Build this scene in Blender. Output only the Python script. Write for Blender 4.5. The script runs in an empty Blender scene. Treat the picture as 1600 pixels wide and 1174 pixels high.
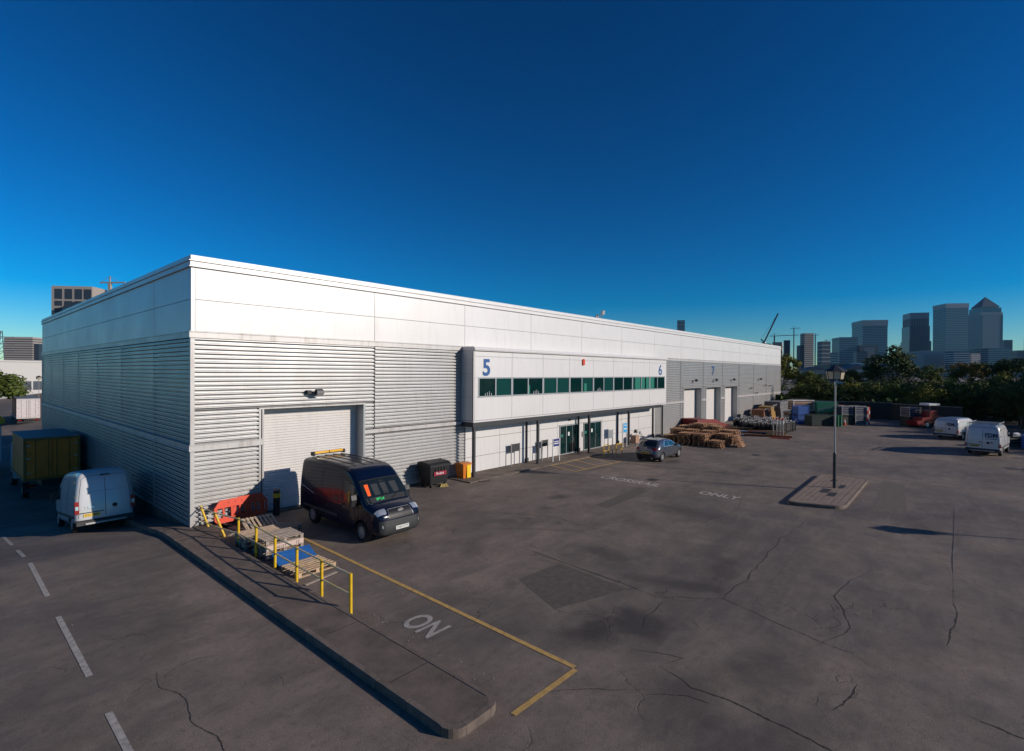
import bpy, bmesh, math, random
from mathutils import Vector, Matrix
random.seed(7)
scene = bpy.context.scene
COL = scene.collection
rad = math.radians

# ------------------------------------------------------------------ camera
cam_d = bpy.data.cameras.new('camera')
cam_d.sensor_width = 36.0
cam_d.lens = 802.566 / 1600 * 36.0
cam_d.clip_start = 0.1
cam_d.clip_end = 20000
cam = bpy.data.objects.new('camera', cam_d)
COL.objects.link(cam)
_y, _p, _r = rad(48.65), rad(-0.355), rad(0.323)
w_ = Vector((math.sin(_y)*math.cos(_p), math.cos(_y)*math.cos(_p), math.sin(_p)))
r_ = Vector((math.cos(_y), -math.sin(_y), 0)); u_ = r_.cross(w_)
R_ = r_*math.cos(_r) + u_*math.sin(_r); U_ = -r_*math.sin(_r) + u_*math.cos(_r)
cam.matrix_world = Matrix(((R_.x, U_.x, -w_.x, -6.4616), (R_.y, U_.y, -w_.y, -21.549), (R_.z, U_.z, -w_.z, 5.928), (0, 0, 0, 1)))
scene.camera = cam

# ------------------------------------------------------------------ sky, sun, exposure
SUN_EL = 20.5
SUN_H = Vector((0.42, -0.9075))          # horizontal direction towards the sun
world = bpy.data.worlds.new('World'); scene.world = world
world.use_nodes = True
nt = world.node_tree; nt.nodes.clear()
sky = nt.nodes.new('ShaderNodeTexSky'); sky.sky_type = 'NISHITA'; sky.sun_disc = False
sky.sun_elevation = rad(SUN_EL)
sky.sun_rotation = math.atan2(SUN_H.x, SUN_H.y)
sky.altitude = 0; sky.air_density = 1.0; sky.dust_density = 0.0; sky.ozone_density = 4.0
def vm(op, a, b):
    t = nt.nodes.new('ShaderNodeVectorMath'); t.operation = op
    nt.links.new(a, t.inputs[0]); t.inputs[1].default_value = b; return t.outputs[0]
SKY_GAMMA = 1.5
gam = nt.nodes.new('ShaderNodeGamma'); gam.inputs[1].default_value = SKY_GAMMA
hsv = nt.nodes.new('ShaderNodeHueSaturation'); hsv.inputs['Saturation'].default_value = 1.24
bg = nt.nodes.new('ShaderNodeBackground'); bg.inputs[1].default_value = 0.066
out = nt.nodes.new('ShaderNodeOutputWorld')
nt.links.new(vm('MULTIPLY', sky.outputs[0], (0.065, 0.0765, 0.0830)), gam.inputs[0])
nt.links.new(vm('MULTIPLY', gam.outputs[0], (24.0, 24.0, 24.0)), hsv.inputs['Color'])
nt.links.new(hsv.outputs[0], bg.inputs[0]); nt.links.new(bg.outputs[0], out.inputs[0])
sl = bpy.data.lights.new('sun', 'SUN'); sl.energy = 4.0; sl.angle = rad(0.5); sl.color = (1.0, 0.90, 0.79)
sun = bpy.data.objects.new('sun', sl); COL.objects.link(sun)
sd = Vector((SUN_H.x*math.cos(rad(SUN_EL)), SUN_H.y*math.cos(rad(SUN_EL)), math.sin(rad(SUN_EL))))
sun.rotation_euler = sd.to_track_quat('Z', 'Y').to_euler()
sun.location = (30, -40, 60)
vs = scene.view_settings
vs.view_transform = 'Standard'; vs.look = 'None'; vs.exposure = 0.0; vs.gamma = 1.0
try: vs.use_curve_mapping = False
except Exception: pass

# ------------------------------------------------------------------ materials
MATS = {}
def mat(name, col, rough=0.6, metal=0.0, var=0.0, vscale=3.0, bump=0.0, bscale=40.0, streak=None, spec=0.5, coat=0.0, emit=None, stretch=(1, 1, 1), col2=None, pos=0.5):
    if name in MATS: return MATS[name]
    m = bpy.data.materials.new(name); m.use_nodes = True
    n = m.node_tree; b = n.nodes['Principled BSDF']
    c = (*col, 1)
    b.inputs['Base Color'].default_value = c
    b.inputs['Roughness'].default_value = rough
    b.inputs['Metallic'].default_value = metal
    b.inputs['Specular IOR Level'].default_value = spec
    if coat: b.inputs['Coat Weight'].default_value = coat; b.inputs['Coat Roughness'].default_value = 0.04
    if emit: b.inputs['Emission Color'].default_value = (*emit[:3], 1); b.inputs['Emission Strength'].default_value = emit[3]
    tc = n.nodes.new('ShaderNodeNewGeometry')
    if var or col2:
        mp = n.nodes.new('ShaderNodeMapping'); mp.inputs['Scale'].default_value = stretch
        n.links.new(tc.outputs['Position'], mp.inputs[0])
        nz = n.nodes.new('ShaderNodeTexNoise'); nz.inputs['Scale'].default_value = vscale; nz.inputs['Detail'].default_value = 6; nz.inputs['Roughness'].default_value = 0.62
        n.links.new(mp.outputs[0], nz.inputs['Vector'])
        mr = n.nodes.new('ShaderNodeMapRange'); mr.inputs[1].default_value = pos-0.18; mr.inputs[2].default_value = pos+0.18
        n.links.new(nz.outputs[0], mr.inputs[0])
        mx = n.nodes.new('ShaderNodeMix'); mx.data_type = 'RGBA'
        d = col2 if col2 else tuple(x*(1-var) for x in col)
        mx.inputs[6].default_value = c; mx.inputs[7].default_value = (*d, 1)
        n.links.new(mr.outputs[0], mx.inputs[0])
        last = mx.outputs[2]
        if streak:
            mp2 = n.nodes.new('ShaderNodeMapping'); mp2.inputs['Scale'].default_value = (3.0, 3.0, 0.35)
            n.links.new(tc.outputs['Position'], mp2.inputs[0])
            nz2 = n.nodes.new('ShaderNodeTexNoise'); nz2.inputs['Scale'].default_value = 1.6; nz2.inputs['Detail'].default_value = 5
            n.links.new(mp2.outputs[0], nz2.inputs['Vector'])
            mr2 = n.nodes.new('ShaderNodeMapRange'); mr2.inputs[1].default_value = 0.52; mr2.inputs[2].default_value = 0.78; mr2.inputs[4].default_value = streak[3]
            n.links.new(nz2.outputs[0], mr2.inputs[0])
            mx2 = n.nodes.new('ShaderNodeMix'); mx2.data_type = 'RGBA'; mx2.inputs[7].default_value = (*streak[:3], 1)
            n.links.new(mr2.outputs[0], mx2.inputs[0]); n.links.new(last, mx2.inputs[6]); last = mx2.outputs[2]
        n.links.new(last, b.inputs['Base Color'])
        mr3 = n.nodes.new('ShaderNodeMapRange'); mr3.inputs[3].default_value = max(0, rough-0.06); mr3.inputs[4].default_value = min(1, rough+0.12)
        n.links.new(nz.outputs[0], mr3.inputs[0]); n.links.new(mr3.outputs[0], b.inputs['Roughness'])
    if bump:
        nb = n.nodes.new('ShaderNodeTexNoise'); nb.inputs['Scale'].default_value = bscale; nb.inputs['Detail'].default_value = 4
        n.links.new(tc.outputs['Position'], nb.inputs['Vector'])
        bp = n.nodes.new('ShaderNodeBump'); bp.inputs['Strength'].default_value = bump; bp.inputs['Distance'].default_value = 0.02
        n.links.new(nb.outputs[0], bp.inputs['Height']); n.links.new(bp.outputs[0], b.inputs['Normal'])
    MATS[name] = m
    return m

M_panel = mat('white_coated_panel', (0.71, 0.69, 0.67), 0.40, 0.15, var=0.09, vscale=0.35, streak=(0.44, 0.40, 0.35, 0.22))
M_sheet = mat('silver_ribbed_sheet', (0.46, 0.45, 0.44), 0.38, 0.38, var=0.14, vscale=0.5, streak=(0.30, 0.27, 0.24, 0.40))
M_flash = mat('grey_flashing', (0.54, 0.52, 0.50), 0.42, 0.30, var=0.12, vscale=1.2, stretch=(0.3, 0.3, 2), streak=(0.24, 0.19, 0.15, 0.65))
M_gap = mat('dark_recess', (0.03, 0.032, 0.036), 0.8)
M_joint = mat('grey_joint_back', (0.34, 0.34, 0.34), 0.8)
M_door = mat('roller_door_white', (0.66, 0.63, 0.60), 0.5, 0.05, var=0.06, vscale=1.0, streak=(0.45, 0.42, 0.38, 0.3))
M_steel_dark = mat('dark_grey_steel', (0.055, 0.058, 0.062), 0.45, 0.3, var=0.2)
M_frame_grey = mat('grey_window_frame', (0.33, 0.35, 0.36), 0.45, 0.4)
M_glass = mat('dark_green_glass', (0.003, 0.022, 0.022), 0.06, 0.0, spec=0.6)
M_glass_blind = mat('green_glass_with_blind', (0.04, 0.20, 0.15), 0.12, 0.0, spec=0.6)
M_glass2 = mat('lighter_green_glass', (0.008, 0.055, 0.050), 0.07, 0.0, spec=0.6)
M_blue = mat('blue_sign_paint', (0.010, 0.085, 0.27), 0.5)
M_yellow = mat('yellow_paint', (0.78, 0.48, 0.015), 0.45, var=0.25, vscale=8)
M_roof = mat('roof_membrane', (0.30, 0.31, 0.32), 0.8, var=0.2)
M_black = mat('black_plastic', (0.012, 0.012, 0.013), 0.5, var=0.3)
M_wood = mat('pallet_timber', (0.56, 0.43, 0.31), 0.8, var=0.0, col2=(0.33, 0.235, 0.165), vscale=6, stretch=(1, 4, 4), bump=0.3)
M_wood_far = mat('weathered_pallet_timber', (0.40, 0.215, 0.11), 0.8, col2=(0.14, 0.068, 0.036), vscale=1.2, bump=0.3)
M_conc = mat('pavement_concrete', (0.185, 0.138, 0.108), 0.9, col2=(0.085, 0.066, 0.054), vscale=1.3, bump=0.4, bscale=60)
M_kerb = mat('kerb_concrete', (0.19, 0.145, 0.115), 0.85, col2=(0.10, 0.078, 0.064), vscale=3, bump=0.4, bscale=60)
M_red = mat('red_plastic', (0.75, 0.085, 0.03), 0.4, var=0.2)
M_white = mat('white_paint', (0.72, 0.71, 0.69), 0.5, var=0.08)
M_chrome = mat('bright_metal', (0.7, 0.7, 0.7), 0.25, 0.9)
M_galv = mat('galvanised_steel', (0.36, 0.36, 0.36), 0.45, 0.6, var=0.2)
M_tyre = mat('tyre_rubber', (0.014, 0.014, 0.014), 0.85)
M_rim = mat('alloy_rim', (0.52, 0.52, 0.53), 0.35, 0.7)

# ------------------------------------------------------------------ mesh helpers
class MB:
    def __init__(s): s.v = []; s.f = []
    def add(s, vs, fs):
        o = len(s.v); s.v += [tuple(p) for p in vs]; s.f += [tuple(i+o for i in f) for f in fs]; return s
    def box(s, x0, x1, y0, y1, z0, z1):
        return s.add([(x0,y0,z0),(x1,y0,z0),(x1,y1,z0),(x0,y1,z0),(x0,y0,z1),(x1,y0,z1),(x1,y1,z1),(x0,y1,z1)],
                     [(0,3,2,1),(4,5,6,7),(0,1,5,4),(1,2,6,5),(2,3,7,6),(3,0,4,7)])
    def bar(s, a, b, w, h=None, up=(0,0,1)):
        a = Vector(a); b = Vector(b); h = h or w; d = (b-a).normalized(); up = Vector(up)
        if abs(d.dot(up)) > .98: up = Vector((1,0,0))
        x = d.cross(up).normalized(); y = x.cross(d)
        vs = [p + x*sx*w/2 + y*sy*h/2 for p in (a, b) for sx, sy in ((-1,-1),(1,-1),(1,1),(-1,1))]
        return s.add(vs, [(0,3,2,1),(4,5,6,7),(0,1,5,4),(1,2,6,5),(2,3,7,6),(3,0,4,7)])
    def tube(s, pts, r, n=8, cap=True):
        pts = [Vector(p) for p in pts]; rs = r if isinstance(r, (list, tuple)) else [r]*len(pts)
        rings = []
        for i, p in enumerate(pts):
            d = (pts[min(i+1, len(pts)-1)] - pts[max(i-1, 0)]).normalized()
            up = Vector((0,0,1)) if abs(d.z) < .95 else Vector((1,0,0))
            x = d.cross(up).normalized(); y = x.cross(d)
            rings.append([p + (x*math.cos(2*math.pi*k/n) + y*math.sin(2*math.pi*k/n))*rs[i] for k in range(n)])
        vs = [q for r0 in rings for q in r0]; fs = []
        for i in range(len(pts)-1):
            for k in range(n):
                fs.append((i*n+k, i*n+(k+1)%n, (i+1)*n+(k+1)%n, (i+1)*n+k))
        if cap: fs.append(tuple(reversed(range(n)))); fs.append(tuple((len(pts)-1)*n+k for k in range(n)))
        return s.add(vs, fs)
    def prism(s, poly, a, b, axis='y'):
        n = len(poly)
        def P(u, v, t): return {'y': (u, t, v), 'x': (t, u, v), 'z': (u, v, t)}[axis]
        vs = [P(u, v, a) for u, v in poly] + [P(u, v, b) for u, v in poly]
        fs = [tuple(range(n)), tuple(reversed(range(n, 2*n)))] + [(i, i+n, (i+1) % n + n, (i+1) % n) for i in range(n)]
        return s.add(vs, fs)
    def build(s, name, m, parent=None, smooth=False, loc=None, rz=0, fix=True):
        me = bpy.data.meshes.new(name); me.from_pydata(s.v, [], s.f)
        if fix:
            bm = bmesh.new(); bm.from_mesh(me); bmesh.ops.recalc_face_normals(bm, faces=bm.faces); bm.to_mesh(me); bm.free()
        return link(name, me, m, parent, smooth, loc, rz)
def link(name, me, m, parent=None, smooth=False, loc=None, rz=0):
    if m is not None and not me.materials:
        me.materials.append(m)
    if smooth:
        me.shade_smooth()
        try: me.set_sharp_from_angle(angle=rad(38))
        except Exception: pass
    o = bpy.data.objects.new(name, me); COL.objects.link(o)
    if parent: o.parent = parent
    if loc: o.location = loc
    if rz: o.rotation_euler[2] = rz
    return o
def tag(o, label=None, cat=None, group=None, kind=None):
    if label: o['label'] = label
    if cat: o['category'] = cat
    if group: o['group'] = group
    if kind: o['kind'] = kind
    return o
def empty(name, loc=(0,0,0), rz=0, label=None, cat=None, group=None):
    o = bpy.data.objects.new(name, None); COL.objects.link(o); o.location = loc; o.rotation_euler = (0,0,rz); o.empty_display_size = .2
    return tag(o, label, cat, group)
def kids(o): return list(o.children)
def copy_tree(o, parent=None):
    c = o.copy(); COL.objects.link(c)
    if parent: c.parent = parent
    for ch in kids(o): copy_tree(ch, c)
    return c
def text_mesh(txt, size, name, m, parent, mw, depth=0.01, offset=0.0, sx=1.0, align='LEFT', spacing=1.0):
    cu = bpy.data.curves.new(name, 'FONT'); cu.body = txt; cu.size = size; cu.extrude = depth; cu.offset = offset; cu.align_x = align; cu.space_character = spacing
    t = bpy.data.objects.new('tmp', cu); COL.objects.link(t)
    dg = bpy.context.evaluated_depsgraph_get()
    me = bpy.data.meshes.new_from_object(t.evaluated_get(dg)); me.name = name
    bpy.data.objects.remove(t); me.transform(Matrix.Diagonal((sx, 1, 1, 1)))
    me.transform(mw); me.materials.clear()
    return link(name, me, m, parent)
FRONT = lambda x, y, z: Matrix.Translation((x, y, z)) @ Matrix.Rotation(rad(90), 4, 'X')      # text facing -Y

# ------------------------------------------------------------------ ground
def ramp_z(y):
    if y <= -0.4: return 0.0
    if y < 12: 
        t = y+0.4; return -0.125*t*t/(t+0.5)
    z12 = -0.125*12.4*12.4/12.9
    if y < 60: return z12 - (y-12)/48*0.75
    return z12-0.75
def ground_z(x, y):
    if x >= 14: return 0.0
    t = 1.0 if x <= 0.6 else max(0, 1-(x-0.6)/13.0)
    return ramp_z(y)*t
def ground_material():
    m = bpy.data.materials.new('worn_asphalt'); m.use_nodes = True
    n = m.node_tree; b = n.nodes['Principled BSDF']; L = n.links.new
    g = n.nodes.new('ShaderNodeNewGeometry'); P = g.outputs['Position']
    def noise(scale, detail=6, rough=.6, vec=None, dist=0):
        t = n.nodes.new('ShaderNodeTexNoise'); t.inputs['Scale'].default_value = scale; t.inputs['Detail'].default_value = detail; t.inputs['Roughness'].default_value = rough; t.inputs['Distortion'].default_value = dist
        L(vec or P, t.inputs['Vector']); return t.outputs[0]
    def mr(v, a, c, lo=0, hi=1):
        t = n.nodes.new('ShaderNodeMapRange'); t.inputs[1].default_value = a; t.inputs[2].default_value = c; t.inputs[3].default_value = lo; t.inputs[4].default_value = hi; L(v, t.inputs[0]); return t.outputs[0]
    def mix(f, a, c):
        t = n.nodes.new('ShaderNodeMix'); t.data_type = 'RGBA'
        if isinstance(f, float): t.inputs[0].default_value = f
        else: L(f, t.inputs[0])
        for i, q in ((6, a), (7, c)):
            if isinstance(q, tuple): t.inputs[i].default_value = (*q, 1)
            else: L(q, t.inputs[i])
        return t.outputs[2]
    def math_(op, a, c):
        t = n.nodes.new('ShaderNodeMath'); t.operation = op
        for i, q in ((0, a), (1, c)):
            if isinstance(q, (int, float)): t.inputs[i].default_value = q
            else: L(q, t.inputs[i])
        return t.outputs[0]
    base = mix(mr(noise(0.16, 6, .65), .40, .60), (0.300, 0.230, 0.180), (0.148, 0.118, 0.098))
    base = mix(mr(noise(0.45, 7, .7, None, .8), .50, .68, 0, .5), base, (0.085, 0.068, 0.060))
    base = mix(mr(noise(0.9, 8, .7), .40, .68, 0, .55), base, (0.095, 0.076, 0.066))
    # long tyre polish and scuffs running along the yard
    mp = n.nodes.new('ShaderNodeMapping'); mp.inputs['Rotation'].default_value = (0, 0, rad(18)); mp.inputs['Scale'].default_value = (0.35, 1.1, 1); L(P, mp.inputs[0])
    base = mix(mr(noise(1.4, 7, .7, mp.outputs[0], .6), .48, .70, 0, .40), base, (0.33, 0.265, 0.22))
    mp2 = n.nodes.new('ShaderNodeMapping'); mp2.inputs['Rotation'].default_value = (0, 0, rad(-64)); mp2.inputs['Scale'].default_value = (0.28, 0.9, 1); L(P, mp2.inputs[0])
    base = mix(mr(noise(1.1, 7, .7, mp2.outputs[0], .8), .52, .72, 0, .50), base, (0.075, 0.062, 0.057))
    # oil and damp stains with their own shape
    sep = n.nodes.new('ShaderNodeSeparateXYZ'); L(P, sep.inputs[0])
    nd = noise(1.1, 5, .6)
    for cx, cy, rx, ry, ang, k in ((3.9,-15.2,1.15,.75,10,.80),(4.7,-15.9,.9,1.0,0,.75),(3.0,-15.0,.9,.5,-15,.5),(14.9,-12.8,1.1,2.1,0,.6),(13.4,-7.1,.8,.5,0,.65),(11.3,-7.8,.5,.35,0,.5),
                              (9.3,-16.2,1.6,.45,3,.6),(17.6,-9.2,.6,.4,0,.55),(4.4,-18.6,1.0,.8,0,.5),(-5.6,-13.5,1.6,3.2,0,.45),(26.5,-6.9,.9,.5,0,.6),(21.0,-4.6,1.6,.3,0,.5),(2.0,-19.6,2.2,1.2,0,.45),(33,-12,3,.6,20,.35),(8.2,-12.6,1.2,.5,80,.5),(7.4,-15.4,.4,1.6,20,.55),(10.8,-15.2,1.5,.5,0,.4),(5.6,-9.2,.9,.45,30,.4),(28,-11.5,1.6,.5,0,.45),(2.6,-17.8,1.3,.8,20,.45),(19.5,-20,1.5,.7,0,.35),(-3.0,-7.8,.8,1.8,0,.3)):
        a = math_('SUBTRACT', sep.outputs[0], cx); c = math_('SUBTRACT', sep.outputs[1], cy)
        ca, sa = math.cos(rad(ang)), math.sin(rad(ang))
        u = math_('DIVIDE', math_('ADD', math_('MULTIPLY', a, ca), math_('MULTIPLY', c, sa)), rx)
        v = math_('DIVIDE', math_('SUBTRACT', math_('MULTIPLY', c, ca), math_('MULTIPLY', a, sa)), ry)
        d = math_('SQRT', math_('ADD', math_('MULTIPLY', u, u), math_('MULTIPLY', v, v)), 0)
        d = math_('ADD', d, math_('MULTIPLY', math_('SUBTRACT', nd, .5), 1.9))
        base = mix(mr(d, .35, 1.15, k, 0), base, (0.022, 0.019, 0.018))
    # fine crazing
    vo = n.nodes.new('ShaderNodeTexVoronoi'); vo.feature = 'DISTANCE_TO_EDGE'; vo.inputs['Scale'].default_value = 0.42
    wv = n.nodes.new('ShaderNodeVectorMath'); wv.operation = 'ADD'; nz = n.nodes.new('ShaderNodeTexNoise'); nz.inputs['Scale'].default_value = 1.3; nz.inputs['Detail'].default_value = 6; L(P, nz.inputs['Vector'])
    L(P, wv.inputs[0]); L(nz.outputs[1], wv.inputs[1]); L(wv.outputs[0], vo.inputs['Vector'])
    crack = mr(vo.outputs[0], .0, .010, 1, 0)
    crack = math_('MULTIPLY', crack, mr(noise(.35, 3), .50, .60, 0, .6))
    base = mix(crack, base, (0.018, 0.016, 0.015))
    # aggregate
    base = mix(mr(noise(6, 5, .75), .52, .66, 0, .45), base, (0.085, 0.068, 0.058))
    base = mix(mr(noise(34, 3, .8), .30, .70, 0, .55), base, (0.045, 0.038, 0.034))
    base = mix(mr(noise(48, 2, .8), .60, .74, 0, .55), base, (0.27, 0.25, 0.235))
    L(base, b.inputs['Base Color'])
    L(mr(noise(.7), .3, .7, .72, .95), b.inputs['Roughness'])
    bp = n.nodes.new('ShaderNodeBump'); bp.inputs['Strength'].default_value = .5; bp.inputs['Distance'].default_value = .02
    L(math_('SUBTRACT', noise(38, 4, .75), math_('MULTIPLY', crack, 1.5)), bp.inputs['Height']); L(bp.outputs[0], b.inputs['Normal'])
    return m
M_ground = ground_material()
def grid_lines(lo, hi, dense_lo, dense_hi, step, far):
    v = [dense_lo]
    while v[-1] < dense_hi: v.append(v[-1]+step)
    return sorted(set([-x for x in far if -x < dense_lo] + v + [x for x in far if x > v[-1]]))
gx = [-6000,-2000,-600,-200,-80,-40,-20,-10,-4,-1,0.6,2,4,6,9,12,14,30,60,100,200,600,2000,6000]
gy = [-6000,-2000,-600,-200,-80,-40,-20,-10,-4,-1,-.4,-.2,0,.3,.7,1.2,2,3,4,6,8,10,12,16,22,30,45,60,90,150,400,1200,6000]
mb = MB()
mb.add([(x, y, ground_z(x, y)) for y in gy for x in gx], [(j*len(gx)+i, j*len(gx)+i+1, (j+1)*len(gx)+i+1, (j+1)*len(gx)+i) for j in range(len(gy)-1) for i in range(len(gx)-1)])
ground = tag(mb.build('ground', M_ground, smooth=False, fix=False), 'worn grey asphalt yard and road around the warehouse', kind='structure')

def ribbon(pts, w, z=0.004, jit=0.0, taper=True):
    P = [Vector((*p, 0)) for p in pts]
    for _ in range(4 if jit else 0):
        Q = []
        for a, b in zip(P, P[1:]):
            d = b-a; nrm = Vector((-d.y, d.x, 0)); Q += [a, (a+b)/2 + nrm*random.uniform(-jit, jit)]
        P = Q+[P[-1]]
    vs = []; fs = []
    for i, p in enumerate(P):
        d = (P[min(i+1, len(P)-1)]-P[max(0, i-1)]).normalized(); nrm = Vector((-d.y, d.x, 0))
        ww = w*(random.uniform(.35, 1.5) if jit else 1)/2
        if taper and jit: ww *= min(1, .2+3*min(i, len(P)-1-i)/len(P))
        for sgn in (-1, 1):
            q = p+nrm*ww*sgn; vs.append((q.x, q.y, ground_z(q.x, q.y)+z))
    for i in range(len(P)-1): fs.append((2*i, 2*i+1, 2*i+3, 2*i+2))
    return vs, fs
M_crack = mat('crack_dark', (0.032, 0.027, 0.024), 0.95)
M_dkground = mat('dark_ground_grey', (0.030, 0.026, 0.025), 0.7)
for pts, w in (([(6.46,-12.86),(6.5,-14.3),(6.31,-15.63),(6.72,-15.98),(7.35,-16.84),(6.92,-18.05),(6.75,-18.64),(6.52,-19.79),(6.11,-20.23)],.022),
               ([(6.13,-15.72),(5.02,-15.79),(4.56,-15.98)],.030), ([(1.06,-15.76),(1.37,-15.97),(1.79,-16.41),(2.49,-17.22)],.022),
               ([(2.23,-17.13),(2.75,-17.79),(2.81,-18.29)],.025), ([(3.33,-16.96),(3.03,-17.74),(3.13,-18.41),(3.04,-19.08),(3.03,-19.42),(2.92,-20.04),(2.3,-21.2)],.045),
               ([(11.25,-21.39),(9.2,-21.36),(8.23,-21.32)],.035), ([(18.86,-16.92),(12.03,-16.69),(10.08,-16.85),(7.91,-16.82),(7.39,-16.83)],.030),
               ([(-3.52,-9.66),(-3.61,-10.33),(-3.4,-11.04),(-3.53,-11.75),(-3.37,-12.5),(-3.42,-12.94),(-3.1,-13.6)],.022), ([(5.26,-20.07),(4.06,-19.85)],.04),
               ([(5.47,-21.67),(5.33,-22.33),(5.1,-23.2)],.05), ([(3.5,-16.2),(3.9,-17.2),(3.33,-16.96)],.02), ([(1.06,-15.76),(.6,-15.7)],.03),
               ([(8.5,-5.5),(10.5,-9.0),(10.2,-12.0)],.035), ([(20.5,-13.5),(16.5,-14.2),(12.0,-13.6)],.022), ([(7.0,-7.5),(9.8,-10.9),(13.5,-11.8)],.03), ([(12.5,-19.5),(9.5,-19.0),(7.8,-19.6),(6.4,-19.2)],.03)):
    vs, fs = ribbon(pts, w*.8, .004, .055); MB().add(vs, fs).build('crack', M_crack, ground, fix=False)
for pts, w in (([(23.5,-3.6),(23.65,-4.4),(25.34,-14.48)],.10), ([(6.86,-9.87),(6.4,-14.9)],.03), ([(24.32,-21.29),(11.25,-21.39)],.018), ([(30,-5),(31.5,-14.0)],.06)):  # long dark lines across the asphalt
    vs, fs = ribbon(pts, w, .004, .004); MB().add(vs, fs).build('tarmac_line', M_dkground, ground, fix=False)
M_patch = mat('asphalt_patch', (0.118, 0.094, 0.078), 0.9, col2=(0.074, 0.060, 0.051), vscale=5, bump=.5, bscale=45)
M_patch2 = mat('pale_asphalt_patch', (0.150, 0.120, 0.098), 0.9, col2=(0.100, 0.081, 0.068), vscale=5, bump=.5, bscale=45)
for q, m in (([(4.71,-12.0),(6.5,-12.15),(6.2,-14.7),(3.9,-13.9)], M_patch), ([(20.5,-18.6),(28.5,-18.2),(28.3,-19.2),(20.7,-19.8)], M_patch2)):
    MB().add([(x, y, .003) for x, y in q], [(0,1,2,3)]).build('repair_patch', m, ground, fix=False)

M_scuff = mat('tyre_scuff', (0.070, 0.057, 0.049), 0.85, col2=(0.115, 0.092, 0.077), vscale=3, pos=.45, bump=.4, bscale=45)
M_scuff2 = mat('pale_scuff', (0.34, 0.285, 0.24), 0.9, col2=(0.20, 0.165, 0.14), vscale=2.5, pos=.47, bump=.4, bscale=45)
def arc(cx, cy, r, a0, a1, w, m, squash=1.0):
    n = 26; pts = [(cx+r*math.cos(rad(a0+(a1-a0)*i/n)), cy+r*squash*math.sin(rad(a0+(a1-a0)*i/n))) for i in range(n+1)]
    vs, fs = ribbon(pts, w, .0032); MB().add(vs, fs).build('tyre_mark', m, ground, fix=False)
for q, m in (([(13.2,-9.2),(17.3,-9.0),(17.4,-9.7),(13.2,-9.9)], M_patch),([(7.6,-17.6),(13.4,-17.3),(13.4,-17.75),(7.6,-18.1)], M_patch2)):
    MB().add([(x, y, .0026) for x, y in q], [(0,1,2,3)]).build('repair_patch', m, ground, fix=False)
for x, y in ((25.9,-3.9),(20.1,-8.6),(33.4,-10.2)):
    dm = MB().box(x-.32, x+.32, y-.25, y+.25, -.02, .006).build('manhole_cover', mat('cast_iron', (.035,.030,.028), .6, .4), ground)
# painted markings
M_line = mat('worn_white_paint', (0.43, 0.40, 0.36), 0.8, col2=(0.20, 0.18, 0.165), vscale=9, pos=.56)
M_yline = mat('worn_yellow_paint', (0.55, 0.34, 0.10), 0.8, col2=(0.28, 0.18, 0.08), vscale=7, pos=.6)
M_faint = mat('faint_white_paint', (0.50, 0.46, 0.42), 0.8, col2=(0.26, 0.23, 0.21), vscale=7, pos=.56)
def strip(name, a, b, w, m):
    n = max(1, int((Vector(b)-Vector(a)).length/.5)); A = Vector(a); B = Vector(b)
    pts = [tuple(A.lerp(B, i/n)) for i in range(n+1)]
    vs, fs = ribbon(pts, w, .008); return MB().add(vs, fs).build(name, m, ground, fix=False)
for y0, y1 in ((3.3,1.3),(-.05,-3.61),(-5.28,-8.9),(-10.5,-14.1),(-15.8,-19.4),(-21,-24.6),(5,8.5),(10.2,13.7)):
    strip('lane_dash', (-4.41, y0), (-4.41, y1), .11, M_line)
strip('yellow_bay_line', (2.36,-2.2), (2.12,-15.72), .12, M_yline)
strip('yellow_bay_line', (2.06,-15.78), (.22,-15.74), .12, M_yline)
RZ = lambda x, y, a: Matrix.Translation((x, y, .008)) @ Matrix.Rotation(rad(a), 4, 'Z')
text_mesh('NO', 1.02, 'painted_letters', M_line, ground, RZ(1.56, -12.68, 90), .0004, .02, .66)
text_mesh('CROSSRAIL', .98, 'painted_letters', M_faint, ground, RZ(18.62, -6.05, -90), .0004, .012, .72)
text_mesh('ONLY', .98, 'painted_letters', M_faint, ground, RZ(18.62, -11.7, -90), .0004, .012, .72)
for a, b in (((19.7,-1.9),(19.2,-4.1)),((19.2,-4.1),(24.1,-4.4)),((24.1,-4.4),(24.9,-2.6)),((19.7,-1.9),(24.9,-1.9)),((24.9,-1.9),(24.9,-2.6)),((20.3,-4.1),(20.9,-1.95)),((21.7,-4.2),(22.4,-1.95)),((23.1,-4.3),(23.9,-1.95))):
    strip('yellow_hatch_line', a, b, .10, M_yline)

# ------------------------------------------------------------------ pavement with kerbs
def offset_z(poly, z0): return [(x, y, ground_z(x, y)+z0) for x, y in poly]
PAVH = .16
pave = empty('pavement', (0,0,0)); tag(pave, 'narrow concrete pavement strip ending in a rounded kerb beside the road', kind='structure')
ys = [-15.2,-14,-12,-10,-8,-6,-4,-2.4,-.4,0.3,1.2,2.4,4,6,8,10,13,16,20,26,32,38]
def inner_x(y): return .09 if y < -2.2 else (.09+(y+2.2)*.42 if y < -.05 else -.06)
mb = MB()
vs = []; fs = []
ys_ = [-15.35]+ys
xs_in = [min(inner_x(y), 1.0) for y in ys_]
for y, xi in zip(ys_, xs_in):
    for x in (-.83, xi): vs.append((x, y, ramp_z(y)+PAVH-.002 if y > 0 else PAVH*(1 if y < -2.2 else max(.35, 1-(y+2.2)*.2))-.002))
for i in range(len(ys_)-1):
    if ys_[i] < .0 and ys_[i+1] > 0: pass
    fs.append((2*i, 2*i+1, 2*i+3, 2*i+2))
mb.add(vs, fs).build('pavement_surface', M_conc, pave, fix=False)
vs = []; fs = []
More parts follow.
